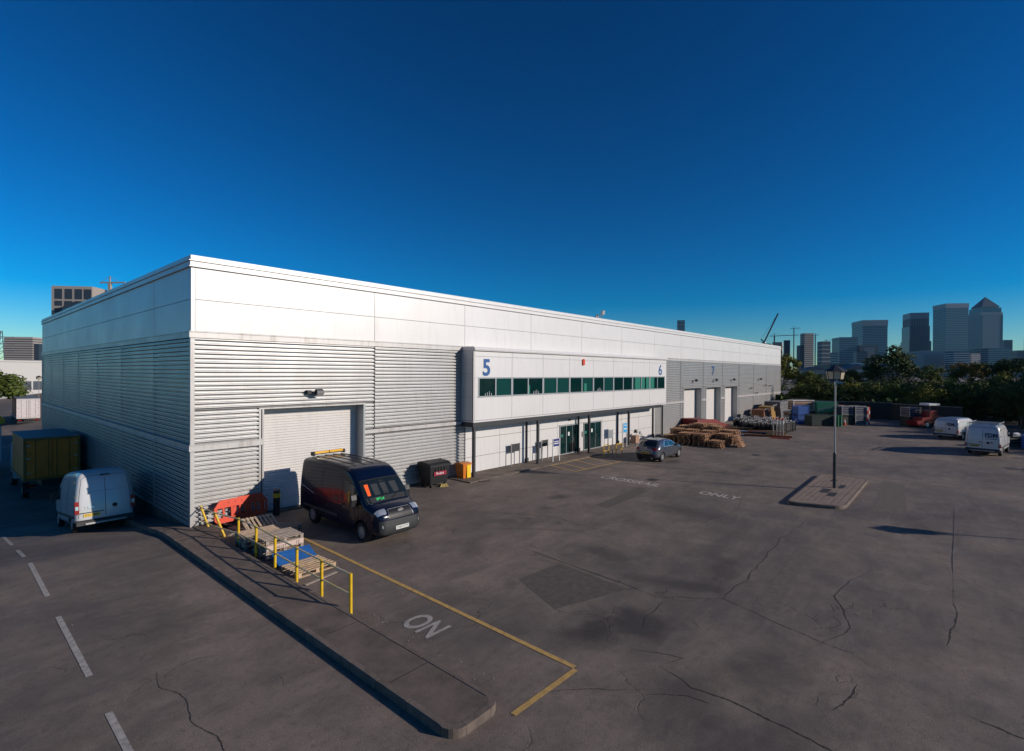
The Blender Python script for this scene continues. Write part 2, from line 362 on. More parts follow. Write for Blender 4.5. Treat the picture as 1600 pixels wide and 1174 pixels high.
def kerb(y0, y1, x0, x1, sloped=True, name='kerb_stone', bev=.02):
    z = lambda y: ramp_z(y) if sloped else 0
    h = PAVH
    A = [(x0, z(y0)-.1), (x1, z(y0)-.1), (x1, z(y0)+h), (x0, z(y0)+h)]
    v = []
    for yy in (y0+.012, y1-.012):
        zz = z(yy); v += [(x0, yy, zz-.2), (x1, yy, zz-.2), (x1, yy, zz+h-bev*(x1 > -.5 and 1 or 0)), (x1-bev, yy, zz+h), (x0+bev, yy, zz+h), (x0, yy, zz+h-bev)]
    f = [tuple(range(6)), tuple(range(11, 5, -1))]+[(i, i+6, (i+1) % 6+6, (i+1) % 6) for i in range(6)]
    return MB().add(v, f).build(name, M_kerb, pave)
y = -15.2
while y < 3.0:
    kerb(y, y+.914, -.96, -.83); 
    if y < -3.2: kerb(y, y+.914, .09, .215)
    y += .914
kerb(y, 38, -.96, -.83)
for sx, cx in ((-1, -.66), (1, -.085)):           # rounded corner stones
    v = []; N = 6; cy = -15.2
    ro = .30
    ang = [math.pi/2*k/N for k in range(N+1)]
    ring = [(cx+sx*ro*math.cos(a), cy-ro*math.sin(a)) for a in ang]
    inn = [(cx+sx*(ro-.125)*math.cos(a), cy-(ro-.125)*math.sin(a)) for a in ang]
    poly = ring+inn[::-1]
    MB().prism(poly, -.1, PAVH-.001, 'z').build('corner_kerb', M_kerb, pave)
MB().box(-.654, -.092, -15.50, -15.375, -.1, PAVH).build('kerb_stone', M_kerb, pave)
MB().box(-.82, .085, -15.37, -15.34, -.1, PAVH-.004).build('pavement_infill', M_conc, pave)
for yy in (-13.6, -11.1, -8.7, -5.9, -3.5, -1.6):
    MB().box(-.82, .085, yy-.008, yy+.008, PAVH-.004, PAVH+.001).build('expansion_joint', M_crack, pave)
# entrance footway in front of the offices
foot = empty('footway'); tag(foot, 'low kerbed footway in front of the office entrance', kind='structure')
MB().box(12.6, 38.4, -1.7, .12, -.05, .05).build('paving_surface', M_conc, foot)
x = 12.6
while x < 38:
    MB().box(x+.005, x+.909, -1.84, -1.702, -.06, .055).build('kerb_stone', M_kerb, foot); x += .914
# lamp island
isl = empty('traffic_island'); tag(isl, 'rounded brick paved traffic island under the street lamp', kind='structure')
quad = [Vector((19.15,-15.55,0)), Vector((28.0,-15.35,0)), Vector((27.9,-17.65,0)), Vector((19.9,-17.7,0))]
def rounded(q, r, n=5):
    out = []
    for i, p in enumerate(q):
        a = (q[i-1]-p).normalized(); b = (q[(i+1) % 4]-p).normalized(); p0 = p+a*r; p1 = p+b*r
        for k in range(n+1):
            t = k/n; out.append(((1-t)**2*p0+2*t*(1-t)*p+t*t*p1)[:2])
    return out
cen = sum(quad, Vector())/4
oq = rounded(quad, .55); iq = rounded([p+(cen-p).normalized()*.2 for p in quad], .45)
n = len(oq)
v = [(x, y, 0) for x, y in oq]+[(x, y, PAVH-.02) for x, y in oq]+[(x*.995+cen.x*.005, y*.995+cen.y*.005, PAVH) for x, y in oq]+[(x, y, PAVH) for x, y in iq]
MB().add(v, [(k*n+i, k*n+(i+1) % n, (k+1)*n+(i+1) % n, (k+1)*n+i) for k in range(3) for i in range(n)]).build('kerb', M_kerb, isl)
M_brick = mat('block_paving', (0.28, 0.21, 0.16), 0.9, col2=(0.17, 0.125, 0.10), vscale=4, bump=.5, bscale=30)
MB().add([(x, y, PAVH-.006) for x, y in iq], [tuple(range(n))]).build('paving_surface', M_brick, isl)
def sheet_rows():
    m_ = MB(); y = -15.75
    while y > -17.5:
        m_.box(19.9, 27.6, y-.006, y+.006, PAVH-.01, PAVH-.003); y -= .23
    return m_
sheet_rows().build('paving_joint', M_dkground, isl)
for x, y, a, b_ in ((22.2,-16.85,.9,.32),(22.9,-16.45,1.0,.34),(24.5,-16.9,.9,.25),(26.0,-16.3,.6,.25)):
    MB().box(x-a/2, x+a/2, y-b_/2, y+b_/2, PAVH-.006, PAVH+.004).build('access_cover', M_dkground, isl)

# ------------------------------------------------------------------ the warehouse
LX, LY, HT = 81.5, 37.6, 10.22
bld = empty('warehouse', (0,0,0), 0, 'long silver ribbed metal warehouse with white upper panels, numbered units 5, 6 and 7', 'warehouse')
fx = [0, 7.87]+[13.87+6*k for k in range(11)]+[LX]
fy = [0, 4.67]+[4.67+5.6635*k for k in range(1, 6)]+[LY]
MB().box(.22, LX-.15, .9, LY-.15, -2.4, 10.0).build('inner_wall', M_joint, bld)
RIB = [(-.05,.0),(-.05,.056),(.030,.056),(.052,.076),(.050,.108),(.008,.112),(.008,.126),(.044,.130),(.040,.168),(.020,.172)]
def rib_sheet(a0, a1, z0, z1, face='y', name='ribbed_sheet'):
    pts = []; z = z0
    while z < z1:
        for d, dz in RIB[:-1]:
            if z+dz <= z1: pts.append((d, z+dz))
        z += .172
    pts.append((0, z1)); pts = [(0, z0)]+[p for p in pts if p[1] > z0+1e-4]
    vs = []; 
    for d, zz in pts:
        for a in (a0, a1): vs.append((a, -d, zz) if face == 'y' else (-d, a, zz))
    k = len(pts)
    for d, zz in ((0, z1), (0, z0)):
        for a in (a0, a1): vs.append((a, .055, zz) if face == 'y' else (.055, a, zz))
    fs = [(2*i, 2*i+1, 2*i+3, 2*i+2) for i in range(k-1)]
    if face == 'x': fs = [f[::-1] for f in fs]
    fs += [tuple(2*i for i in range(k))+(2*k, 2*k+2), tuple(2*i+1 for i in reversed(range(k)))+(2*k+3, 2*k+1)]
    return MB().add(vs, fs).build(name, M_sheet, bld, fix=False)
Z_LB0, Z_LB1, Z_UB0, Z_UB1, Z_J, Z_F = 2.91, 3.16, 7.15, 7.40, 8.58, 9.78
doorsX = [(2.62, 7.25), (44.67, 49.28), (50.76, 55.17), (56.68, 61.07)]
G = .028
# front elevation sheets
for i in range(len(fx)-1):
    a, b = fx[i], fx[i+1]
    if 13.8 < a < 37.8: continue
    if i == 0: a0 = .09
    else: a0 = a+G
    b0 = b-G if i < len(fx)-2 else b-.09
    if b == 13.87: b0 = 13.6
    if a == 37.87: a0 = 38.37
    door = [d for d in doorsX if d[0] < b and d[1] > a]
    if door:
        d0, d1 = door[0]; f0, f1 = d0-.20, d1+.10
        rib_sheet(a0, b0, 4.44, Z_UB0)
        for p, q in ((a0, f0), (f1, b0)):
            if q-p > .15:
                rib_sheet(p, q, Z_LB1, 4.43); rib_sheet(p, q, .06, Z_LB0)
    else:
        rib_sheet(a0, b0, Z_LB1, Z_UB0)
        if a == 7.87: rib_sheet(a0, 13.88, .06, Z_LB0)
        elif a == 37.87: rib_sheet(38.2, b0, .06, Z_LB0)
        else: rib_sheet(a0, b0, .06, Z_LB0)
    MB().box(b-G+.002, b+G-.002, -.004, .03, .06, 7.15).build('joint_cover', M_gap, bld) if b < LX and not (13.8 < b < 38) else None
MB().box(37.9, 38.2, -.02, .03, .06, 3.1).build('end_flashing', M_flash, bld)
# backing wall behind the sheets (recesses left open at the doors)
xs = [0.05]
for d0, d1 in doorsX:
    MB().box(xs[-1], d0-.02, .06, .4, -.3, 10.0).build('backing_wall', M_gap, bld)
    MB().box(d0-.02, d1+.02, .06, .4, 4.36, 10.0).build('backing_wall', M_gap, bld)
    xs.append(d1+.02)
MB().box(xs[-1], LX-.05, .06, .4, -.3, 10.0).build('backing_wall', M_gap, bld)
MB().box(.06, .4, .41, LY-.05, -2.6, 10.0).build('backing_wall', M_gap, bld)
MB().box(LX-.4, LX-.06, .41, LY-.05, -.6, 10.0).build('gable_wall', M_sheet, bld)
MB().box(.41, LX-.41, LY-.4, LY-.06, -2.6, 10.0).build('rear_wall', M_sheet, bld)
# side elevation
for i in range(len(fy)-1):
    a0 = fy[i]+(G if i else .09); b0 = fy[i+1]-(G if i < len(fy)-2 else .09)
    rib_sheet(a0, b0, Z_LB1, Z_UB0, 'x'); rib_sheet(a0, b0, .06, Z_LB0, 'x')
    if i: MB().box(-.035, -.0, fy[i]-.02, fy[i]+.02, .06, 7.15).build('joint_cover', M_flash, bld)
    MB().box(-.012, .03, a0, b0, -2.5, .05).build('plinth', M_kerb, bld)
MB().box(.05, 12.9, -.012, .03, -.3, .055).build('plinth', M_kerb, bld)
# corner trims
for z0, z1 in ((.0, Z_LB0-.005), (Z_LB1+.005, Z_UB0-.005)):
    MB().box(-.055, .085, -.055, .085, z0, z1).build('corner_trim', M_flash, bld)
    MB().box(LX-.085, LX+.055, -.055, .085, z0, z1).build('corner_trim', M_flash, bld)
    MB().box(-.055, .085, LY-.085, LY+.055, z0 if z0 > 1 else -2.3, z1).build('corner_trim', M_flash, bld)
MB().box(-.03, .10, -.03, .10, Z_UB1+.005, Z_F-.005).build('corner_trim', M_panel, bld)
# flashing bands (built in lengths)
def band(x0, x1, z0, z1, out, face='y', name='flashing_band', m=M_flash, step=3.0, lip=True):
    a = x0
    while a < x1-.01:
        b = min(a+step, x1)
        if x1-b < .4: b = x1
        mb = MB()
        if face == 'y':
            mb.box(a+.003, b-.003, -out, .058, z0+.035, z1-.035)
            if lip: mb.box(a+.003, b-.003, -out-.03, .031, z1-.034, z1); mb.box(a+.003, b-.003, -out-.03, .031, z0, z0+.034)
        else:
            mb.box(-out, .058, a+.003, b-.003, z0+.035, z1-.035)
            if lip: mb.box(-out-.03, .031, a+.003, b-.003, z1-.034, z1); mb.box(-out-.03, .031, a+.003, b-.003, z0, z0+.034)
        mb.build(name, m, bld); a = b
band(-.10, 13.6, Z_UB0, Z_UB1, .07); band(13.6, LX+.06, Z_UB0, Z_UB1, .07)
band(.032, LY+.06, Z_UB0, Z_UB1, .07, 'x'); band(.032, LY+.06, Z_LB0, Z_LB1, .07, 'x')
band(-.10, 2.62, Z_LB0, Z_LB1, .07); band(7.30, 13.9, Z_LB0, Z_LB1, .07, lip=False); band(38.2, 44.67, Z_LB0, Z_LB1, .07)
band(49.30, 50.74, Z_LB0, Z_LB1, .07); band(55.19, 56.66, Z_LB0, Z_LB1, .07); band(61.09, LX+.06, Z_LB0, Z_LB1, .07)
# white composite panels
def panel(a0, a1, z0, z1, face='y', off=0.0, name='wall_panel', m=None):
    mb = MB(); t = .03; g = .012
    if face == 'y': mb.box(a0+g, a1-g, off-t, off+.03, z0+g, z1-g)
    else: mb.box(off-t, off+.03, a0+g, a1-g, z0+g, z1-g)
    return mb.build(name, m or M_panel, bld)
for i in range(len(fx)-1):
    a = fx[i]+(.10 if i == 0 else 0)
    panel(a, fx[i+1], Z_UB1, Z_J); panel(a, fx[i+1], Z_J, Z_F)
for i in range(len(fy)-1):
    a = fy[i]+(.10 if i == 0 else 0)
    panel(a, fy[i+1], Z_UB1, Z_J, 'x'); panel(a, fy[i+1], Z_J, Z_F, 'x')
MB().box(.03, LX, .001, .031, Z_UB1, 9.8).build('panel_backing', M_joint, bld)
MB().box(.001, .031, .04, LY, Z_UB1, 9.8).build('panel_backing', M_joint, bld)
# parapet mouldings and fascia
for z0, z1, o in ((Z_F, Z_F+.035, .09), (Z_F+.04, 10.0, .045), (10.0, 10.035, .10), (10.035, HT, .02)):
    a = -o-.03
    while a < LX+.05:
        b = min(a+6.05, LX+.06)
        MB().box(a+.003, b-.003, -o-.03, .2, z0, z1-.004).build('parapet_trim', M_panel, bld); a = b
    a = .203
    while a < LY+.05:
        b = min(a+6.05, LY+.06)
        MB().box(-o-.03, .2, a+.003, b-.003, z0, z1-.004).build('parapet_trim', M_panel, bld); a = b
MB().box(.21, LX, .21, LY, 9.9, 9.98).build('roof_deck', M_roof, bld)
# roller doors
def roller_door(x0, x1, h=4.34, rec=.62):
    d = MB().box(x0-.01, x1+.01, rec, rec+.05, -.02, h+.03).build('roller_door', M_door, bld)
    mb = MB(); z = .06
    while z < h: 
        mb.add([(x0, rec-.001, z+.012), (x1, rec-.001, z+.012), (x1, rec-.022, z+.035), (x0, rec-.022, z+.035), (x1, rec-.022, z+.082), (x0, rec-.022, z+.082), (x1, rec-.001, z+.105), (x0, rec-.001, z+.105)], [(0,1,2,3), (3,2,4,5), (5,4,6,7)])
        z += .114
    mb.build('door_slats', M_door, d, fix=False)['kind'] = 'stuff'
    MB().box(x0-.20, x0-.12, -.055, .03, .0, h+.02).build('door_frame', M_flash, d)
    MB().box(x0-.07, x0, -.05, rec, .0, h+.02).build('door_frame', M_flash, d)
    MB().box(x0-.12, x0-.07, -.01, .03, .0, h+.02).build('door_frame', M_gap, d)
    MB().box(x1, x1+.10, -.06, rec, .0, h+.02).build('door_frame', M_frame_grey, d)
    MB().box(x0-.20, x1+.10, -.062, rec, h+.024, h+.085).build('door_head', M_flash, d)
    return d
for x0, x1 in doorsX: roller_door(x0, x1)

# office block over the entrance
OX0, OX1, OY = 13.62, 38.36, -1.0
oj = [13.75, 16.89, 19.95, 22.94, 25.98, 28.89, 31.93, 35.03, 38.33]
MB().box(OX0+.03, OX1-.03, OY+.05, .03, 3.16, 7.3).build('office_core', M_joint, bld)
WZ0, WZ1 = 4.50, 5.62
for i in range(8):
    a, b = oj[i], oj[i+1]
    for z0, z1 in ((3.20, WZ0), (WZ1, 6.82), (6.82, 7.10)):
        MB().box(a+.012, b-.012, OY, OY+.045, z0+.008, z1-.008).build('wall_panel', M_panel, bld)
    w0 = a if i else 14.0; w1 = b if i < 7 else 38.02
    if i == 0: MB().box(a+.012, w0-.004, OY, OY+.045, WZ0, WZ1).build('wall_panel', M_panel, bld)
    if i == 7: MB().box(w1+.004, b-.012, OY, OY+.045, WZ0, WZ1).build('wall_panel', M_panel, bld)
    mid = (w0+w1)/2
    fr = MB().box(w0, w1, OY-.035, OY+.045, WZ0-.005, WZ0+.07).box(w0, w1, OY-.02, OY+.045, WZ1-.06, WZ1).box(w0, w0+.09, OY-.02, OY+.045, WZ0+.07, WZ1-.06).box(w1-.09, w1, OY-.02, OY+.045, WZ0+.07, WZ1-.06).box(mid-.05, mid+.05, OY-.02, OY+.045, WZ0+.07, WZ1-.06).build('window', M_frame_grey, bld)
    for j, (p, q) in enumerate(((w0+.09, mid-.05), (mid+.05, w1-.09))):
        MB().box(p+.001, q-.001, OY+.02, OY+.04, WZ0+.071, WZ1-.061).build('pane', M_glass2 if (i*2+j) in (1,4,5,7,9,12) else M_glass, fr)
        for t0, t1 in {(6,0): ((.30,.95),), (6,1): ((.0,.45),(.62,1)), (7,0): ((0,.6),), (1,1): ((0,.12),), (3,1): ((.2,.45),)}.get((i, j), ()):
            hh = {1: .55, 3: .6}.get(i, 1)
            MB().box(p+(q-p)*t0+.01, p+(q-p)*t1-.01, OY+.012, OY+.0195, WZ0+.08, WZ0+.08+(WZ1-WZ0-.15)*hh).build('blind', M_glass_blind, fr)
        if (i, j) in ((0,0),(1,1),(4,0)):
            for k in range(4):
                xx = p+.5+k*.17
                MB().tube([(xx, OY+.012, WZ0+.075), (xx, OY+.012, WZ0+.22+.05*(k % 3))], .02, 6).build('sill_bottle', M_white, fr)
for a, b in zip([OX0+.0]+[OX0+3*k for k in range(1, 9)], [OX0+3*k for k in range(1, 9)]+[OX1]):
    if b > a: MB().prism([(OY-.05, 7.12), (OY-.12, 7.14), (OY-.14, 7.22), (OY-.10, 7.30), (OY-.02, 7.34), (OY-.02, 7.37), (.03, 7.37), (.03, 7.12)], a+.003, b-.003, 'x').build('eaves_trim', M_panel, bld)
for z0, z1 in ((3.2, 4.52), (4.52, 5.83), (5.83, 7.11)):
    MB().box(OX0, OX0+.035, OY+.004, .028, z0+.008, z1-.008).build('wall_panel', M_panel, bld)
    MB().box(OX1-.035, OX1, OY+.004, .028, z0+.008, z1-.008).build('wall_panel', M_panel, bld)
MB().box(OX0, oj[0]+.008, OY-.008, OY+.06, 3.2, 7.11).build('corner_trim', M_flash, bld)
MB().box(OX0, OX1, OY-.03, .03, 3.10, 3.17).build('soffit', M_panel, bld)
MB().box(OX0+.0, OX1-1.0, OY-.01, -.02, 2.845, 3.098).build('canopy_beam', M_steel_dark, bld)
for x in (13.76, 19.53, 25.57, 31.5):
    MB().box(x-.075, x+.075, OY+.002, OY+.15, -.02, 2.84).build('column', M_steel_dark, bld)
    MB().box(x-.14, x+.14, OY-.06, OY+.21, .05, .07).build('column_base', M_steel_dark, bld)
# ground floor front under the offices
gj = [13.95, 16.87, 19.86, 22.9, 25.85, 28.9, 31.9, 34.9, 37.5]
doorsG = [(23.15, 25.55), (26.2, 28.7)]
for i in range(8):
    a, b = gj[i], gj[i+1]
    if i == 3: panel(a, b, 2.16, 2.92); panel(a, 23.1, .06, 2.16); panel(25.6, b, .06, 2.16); continue
    if i == 4: panel(a, b, 2.16, 2.92); panel(a, 26.15, .06, 2.16); panel(28.75, b, .06, 2.16); continue
    for z0, z1 in ((.06, .97), (.97, 2.05), (2.05, 2.92)): panel(a, b, z0, z1)
for x0, x1 in doorsG:
    fr = MB().box(x0, x1, -.05, .03, 2.08, 2.16).box(x0, x0+.07, -.05, .03, .05, 2.08).box(x1-.07, x1, -.05, .03, .05, 2.08).box(x0+.07, x1-.07, -.04, .03, .05, .12).build('entrance_door', M_frame_grey, bld)
    n = 3; w = (x1-x0-.14)/n
    for k in range(n):
        p = x0+.07+w*k
        MB().box(p+.03, p+w-.03, .0, .02, .13, 2.07).build('door_pane', M_glass, fr)
        MB().box(p-.028, p+.028, -.035, .03, .13, 2.07).build('door_stile', M_chrome if k == 2 else M_frame_grey, fr)
    MB().box(x0+w+.3, x0+w+.5, -.012, -.001, 1.35, 1.62).build('door_notice', M_white, fr)
    MB().box(x0+.2, x0+.45, -.012, -.001, 1.3, 1.5).build('door_notice', M_glass_blind, fr)
    MB().tube([(x1-w-.02, -.08, .9), (x1-w-.02, -.08, 1.2)], .018, 6).build('door_handle', M_chrome, fr)
for x in (19.42, 25.45, 31.2, 37.6):                       # column shadows on the wall, shaped as dark upright tubes
    t = MB().tube([(x, -.10, .35), (x, -.10, 2.92)], .055, 8).build('dark_tube', M_steel_dark, bld)
    MB().box(x-.09, x+.09, -.19, -.04, .06, .34).build('tube_foot', M_steel_dark, t)
MB().tube([(39.5, -.12, .05), (39.5, -.12, 2.9)], .07, 8).build('dark_tube', M_gap, bld)
MB().box(37.5, 37.6, -.06, .03, .06, 2.92).build('end_frame', M_steel_dark, bld)
MB().box(24.2, 24.45, -.05, -.031, 2.42, 2.55).build('wall_lamp', M_black, bld); MB().box(24.45, 24.6, -.045, -.031, 2.44, 2.53).build('wall_lamp', M_yellow, bld)
MB().box(26.9, 27.1, -.05, -.031, 2.42, 2.55).build('wall_lamp', M_black, bld)
MB().box(25.95, 26.05, -.06, -.031, 1.1, 1.5).build('entry_panel', M_steel_dark, bld)
al = MB().prism([(24.48, 6.48), (24.72, 6.48), (24.72, 6.86), (24.60, 6.92), (24.48, 6.86)], OY-.10, OY-.001, 'y').build('alarm_box', M_red, bld)
# unit numbers
text_mesh('5', 1.30, 'unit_number', M_blue, bld, FRONT(14.33, OY-.012, 5.76), .006, .035, 1.05)
text_mesh('6', 1.28, 'unit_number', M_blue, bld, FRONT(36.72, OY-.012, 5.78), .006, .012, 1.15)
text_mesh('7', 1.34, 'unit_number', M_blue, bld, FRONT(52.35, -.075, 5.80), .006, .035, 1.05)
# floodlights on the wall
def floodlight(x, z, s=1.0):
    f = empty('floodlight', (x, 0, z)); f.parent = bld
    MB().box(-.05*s, .05*s, -.34, -.02, -.04, .02).build('bracket', M_black, f)
    MB().prism([(-.62*s, -.10*s), (-.32, -.20*s), (-.24, .02), (-.30, .16*s), (-.60*s, .08*s)], -.20*s, .20*s, 'x').build('lamp_housing', M_steel_dark, f)
    MB().add([(-.18*s, -.60*s, -.105*s), (.18*s, -.60*s, -.105*s), (.18*s, -.34, -.205*s), (-.18*s, -.34, -.205*s)], [(0,1,2,3)]).build('lamp_glass', M_white, f)
    return f
floodlight(4.85, 5.02, .8)
MB().box(4.38, 4.56, -.24, -.02, 4.94, 5.10).build('sensor', M_black, bld)
for x in (47.1, 53.0, 59.0, 70.1): floodlight(x, 5.2, .8)
for x, z in ((66.2, 4.0), (72.8, 4.3), (75.2, 4.2), (68.6, 3.3)): floodlight(x, z, .6)
# aerials on the roof
aer = empty('roof_aerial', (33.5, 3.0, 9.98), 0, 'small cluster of aerials on the warehouse roof edge', 'aerial')
mb = MB().tube([(0,0,0), (0,0,1.5)], .03, 6)
for k, (a, h) in enumerate(((0,1.35),(1.2,1.0),(2.4,.8),(4.0,1.2))):
    mb.tube([(0,0,h-.3), (.45*math.cos(a), .45*math.sin(a), h)], .02, 5).box(.45*math.cos(a)-.12, .45*math.cos(a)+.12, .45*math.sin(a)-.06, .45*math.sin(a)+.06, h-.1, h+.25)
mb.build('mast', M_galv, aer)

# ------------------------------------------------------------------ vehicles
M_navy = mat('navy_van_paint', (0.002, 0.006, 0.022), 0.25, 0.0, coat=.35, spec=.25)
M_vwhite = mat('white_van_paint', (0.56, 0.57, 0.58), 0.3, coat=.6, var=.06, vscale=2)
M_cargrey = mat('metallic_grey_paint', (0.085, 0.095, 0.115), 0.28, 0.5, coat=1.0)
M_vglass = mat('vehicle_glass', (0.010, 0.016, 0.018), 0.05, spec=.7)
M_carglass = mat('tinted_blue_glass', (0.012, 0.045, 0.060), 0.05, spec=.9)
M_seamv = mat('door_gap', (0.006, 0.006, 0.007), 0.8)
M_bump = mat('grey_plastic_bumper', (0.028, 0.029, 0.031), 0.6)
M_head = mat('headlamp_glass', (0.62, 0.66, 0.70), 0.1, 0.6, spec=.8)
M_tail = mat('red_lamp_glass', (0.26, 0.008, 0.006), 0.15)
M_amber = mat('amber_lamp', (0.80, 0.42, 0.03), 0.25)
M_plate_w = mat('white_number_plate', (0.72, 0.72, 0.68), 0.5)
M_plate_y = mat('yellow_number_plate', (0.75, 0.48, 0.02), 0.5)
M_ink = mat('black_ink', (0.01, 0.01, 0.01), 0.6)
M_hivis = mat('orange_hi_vis_cloth', (0.95, 0.12, 0.01), 0.7)
M_green = mat('green_card', (0.02, 0.45, 0.12), 0.6)
M_decal_red = mat('dark_red_decal', (0.17, 0.006, 0.012), 0.35)
M_navyink = mat('navy_ink', (0.012, 0.02, 0.09), 0.5)

def T_name(p): return p.name
class Shell:
    """vehicle body from a side outline and a half width function; x forward, z up"""
    def __init__(s, keys, w, r=.12, crown=.03, zmid=.9, sub=4):
        s.keys = [Vector((x, 0, z)) for x, z in keys]; s.n = len(keys); s.w = w; s.r = r; s.crown = crown; s.zmid = zmid; s.sub = sub
        xs = [k[0] for k in keys]; s.x0, s.x1 = min(xs), max(xs)
    def out(s, u):
        i = int(math.floor(u)); t = u-i; K = s.keys; n = s.n
        a, b, c, d = K[(i-1) % n], K[i % n], K[(i+1) % n], K[(i+2) % n]
        k = .5
        # centripetal-like damped Catmull-Rom to avoid overshoot
        m1 = (c-a)*k*min(1, (c-b).length/max(1e-6, (b-a).length)) if (c-b).length < (b-a).length else (c-a)*k*1.0*min(1, (b-a).length*2/max(1e-6,(c-b).length))
        m2 = (d-b)*k*min(1, (c-b).length/max(1e-6, (d-c).length)) if (c-b).length < (d-c).length else (d-b)*k*min(1, (d-c).length*2/max(1e-6,(c-b).length))
        h = (2*t**3-3*t*t+1)*b+(t**3-2*t*t+t)*m1+(-2*t**3+3*t*t)*c+(t**3-t*t)*m2
        return h
    def nrm(s, u):
        e = .02; d = s.out(u+e)-s.out(u-e); d.normalize(); return Vector((-d.z, 0, d.x))     # outward for clockwise... fixed below
    def ins(s, c):
        c = abs(c); d = s.crown*c*c; c0 = .80
        if c > c0:
            q = (c-c0)/(1-c0); d += s.r*(1-math.sqrt(max(0, 1-q*q)))
        return d
    def surf(s, u, c, off=0.0):
        p = s.out(u); n = s.nrm(u)*s.sgn
        q = p-n*(s.ins(c)-off)
        return Vector((q.x, s.w(q.x, q.z)*c, q.z))
    def side(s, x, z, sg, off=0.0):
        return Vector((x, sg*(s.w(x, z)+off), z))
    def body(s, name, m, parent, arches, z_arch=.0):
        area = sum(a.x*b.z-b.x*a.z for a, b in zip(s.keys, s.keys[1:]+s.keys[:1]))
        s.sgn = -1 if area > 0 else 1          # so that the normal points outwards
        U = [i/s.sub for i in range(s.n*s.sub)]; N = len(U)
        cs = [0, .25, .5, .7, .8, .86, .91, .95, .98, 1.0]
        lay = [[s.surf(u, c) for u in U] for c in cs]
        last = lay[-1]
        for t in (.04, .12, .3, .55, .8, 1.0):
            ring = []
            for p in last:
                cx = min(max(p.x, s.x0+.55), s.x1-.55); q = Vector((p.x+(cx-p.x)*t, 0, p.z+(s.zmid-p.z)*t)); q.y = s.w(q.x, q.z); ring.append(q)
            lay.append(ring)
        vs = []; fs = []
        full = [[Vector((p.x, -p.y, p.z)) for p in r] for r in reversed(lay[1:])]+lay
        for r in full: vs += [tuple(p) for p in r]
        for j in range(len(full)-1):
            for i in range(N):
                fs.append((j*N+i, j*N+(i+1) % N, (j+1)*N+(i+1) % N, (j+1)*N+i))
        fs.append(tuple(range(N))); fs.append(tuple((len(full)-1)*N+i for i in range(N)))
        me = bpy.data.meshes.new(name); me.from_pydata(vs, [], fs)
        bm = bmesh.new(); bm.from_mesh(me); bmesh.ops.remove_doubles(bm, verts=bm.verts, dist=1e-4)
        bmesh.ops.dissolve_degenerate(bm, edges=bm.edges, dist=1e-4); bmesh.ops.recalc_face_normals(bm, faces=bm.faces); bm.to_mesh(me); bm.free()
        me.materials.append(m); me.materials.append(M_seamv)
        o = bpy.data.objects.new(name, me); COL.objects.link(o)
        cutters = []
        for ax, rr, zc in arches:
            for sg in (-1, 1):
                c_ = MB().tube([(ax, sg*.60, zc), (ax, sg*1.4, zc)], rr, 26)
                cm = bpy.data.meshes.new('cut'); cm.from_pydata(c_.v, [], c_.f)
                bm = bmesh.new(); bm.from_mesh(cm); bmesh.ops.recalc_face_normals(bm, faces=bm.faces); bm.to_mesh(cm); bm.free()
                cm.materials.append(m); cm.materials.append(M_seamv)
                for p in cm.polygons: p.material_index = 1
                co = bpy.data.objects.new('cut', cm); COL.objects.link(co); cutters.append(co)
        ym = max(abs(v.y) for r in lay for v in r)+.02
        for co in cutters:
            for solver in ('EXACT', 'FAST'):
                md = o.modifiers.new('b', 'BOOLEAN'); md.operation = 'DIFFERENCE'; md.object = co; md.solver = solver
                dg = bpy.context.evaluated_depsgraph_get(); me2 = bpy.data.meshes.new_from_object(o.evaluated_get(dg))
                o.modifiers.clear()
                if me2.vertices and max(abs(v.co.y) for v in me2.vertices) < ym: o.data = me2; break
        dg = bpy.context.evaluated_depsgraph_get()
        for co in cutters: bpy.data.objects.remove(co)
        dg = bpy.context.evaluated_depsgraph_get(); me2 = bpy.data.meshes.new_from_object(o.evaluated_get(dg)); me2.name = name
        bpy.data.objects.remove(o)
        me2.shade_smooth()
        try: me2.set_sharp_from_angle(angle=rad(35))
        except Exception: pass
        o = bpy.data.objects.new(name, me2); COL.objects.link(o); o.parent = parent
        return o
    def patch(s, u0, u1, c0, c1, name, m, parent, off=.006, nu=8, nc=10, c0b=None, c1b=None):
        vs = []; fs = []
        for layer_off in (off, -.01):
            for i in range(nu+1):
                t = i/nu; a = c0+(c0b-c0)*t if c0b is not None else c0; b = c1+(c1b-c1)*t if c1b is not None else c1
                for j in range(nc+1): vs.append(tuple(s.surf(u0+(u1-u0)*t, a+(b-a)*j/nc, layer_off)))
        return s._grid(vs, nu, nc, name, m, parent)
    def _grid(s, vs, nu, nc, name, m, parent):
        n1 = (nu+1)*(nc+1); fs = []
        for i in range(nu):
            for j in range(nc):
                a = i*(nc+1)+j; fs.append((a, a+1, a+nc+2, a+nc+1)); fs.append((n1+a, n1+a+nc+1, n1+a+nc+2, n1+a+1))
        edge = [j for j in range(nc+1)]+[i*(nc+1)+nc for i in range(1, nu+1)]+[nu*(nc+1)+j for j in range(nc-1, -1, -1)]+[i*(nc+1) for i in range(nu-1, 0, -1)]
        for a, b in zip(edge, edge[1:]+edge[:1]): fs.append((a, n1+a, n1+b, b))
        return MB().add(vs, fs).build(name, m, parent, smooth=True)
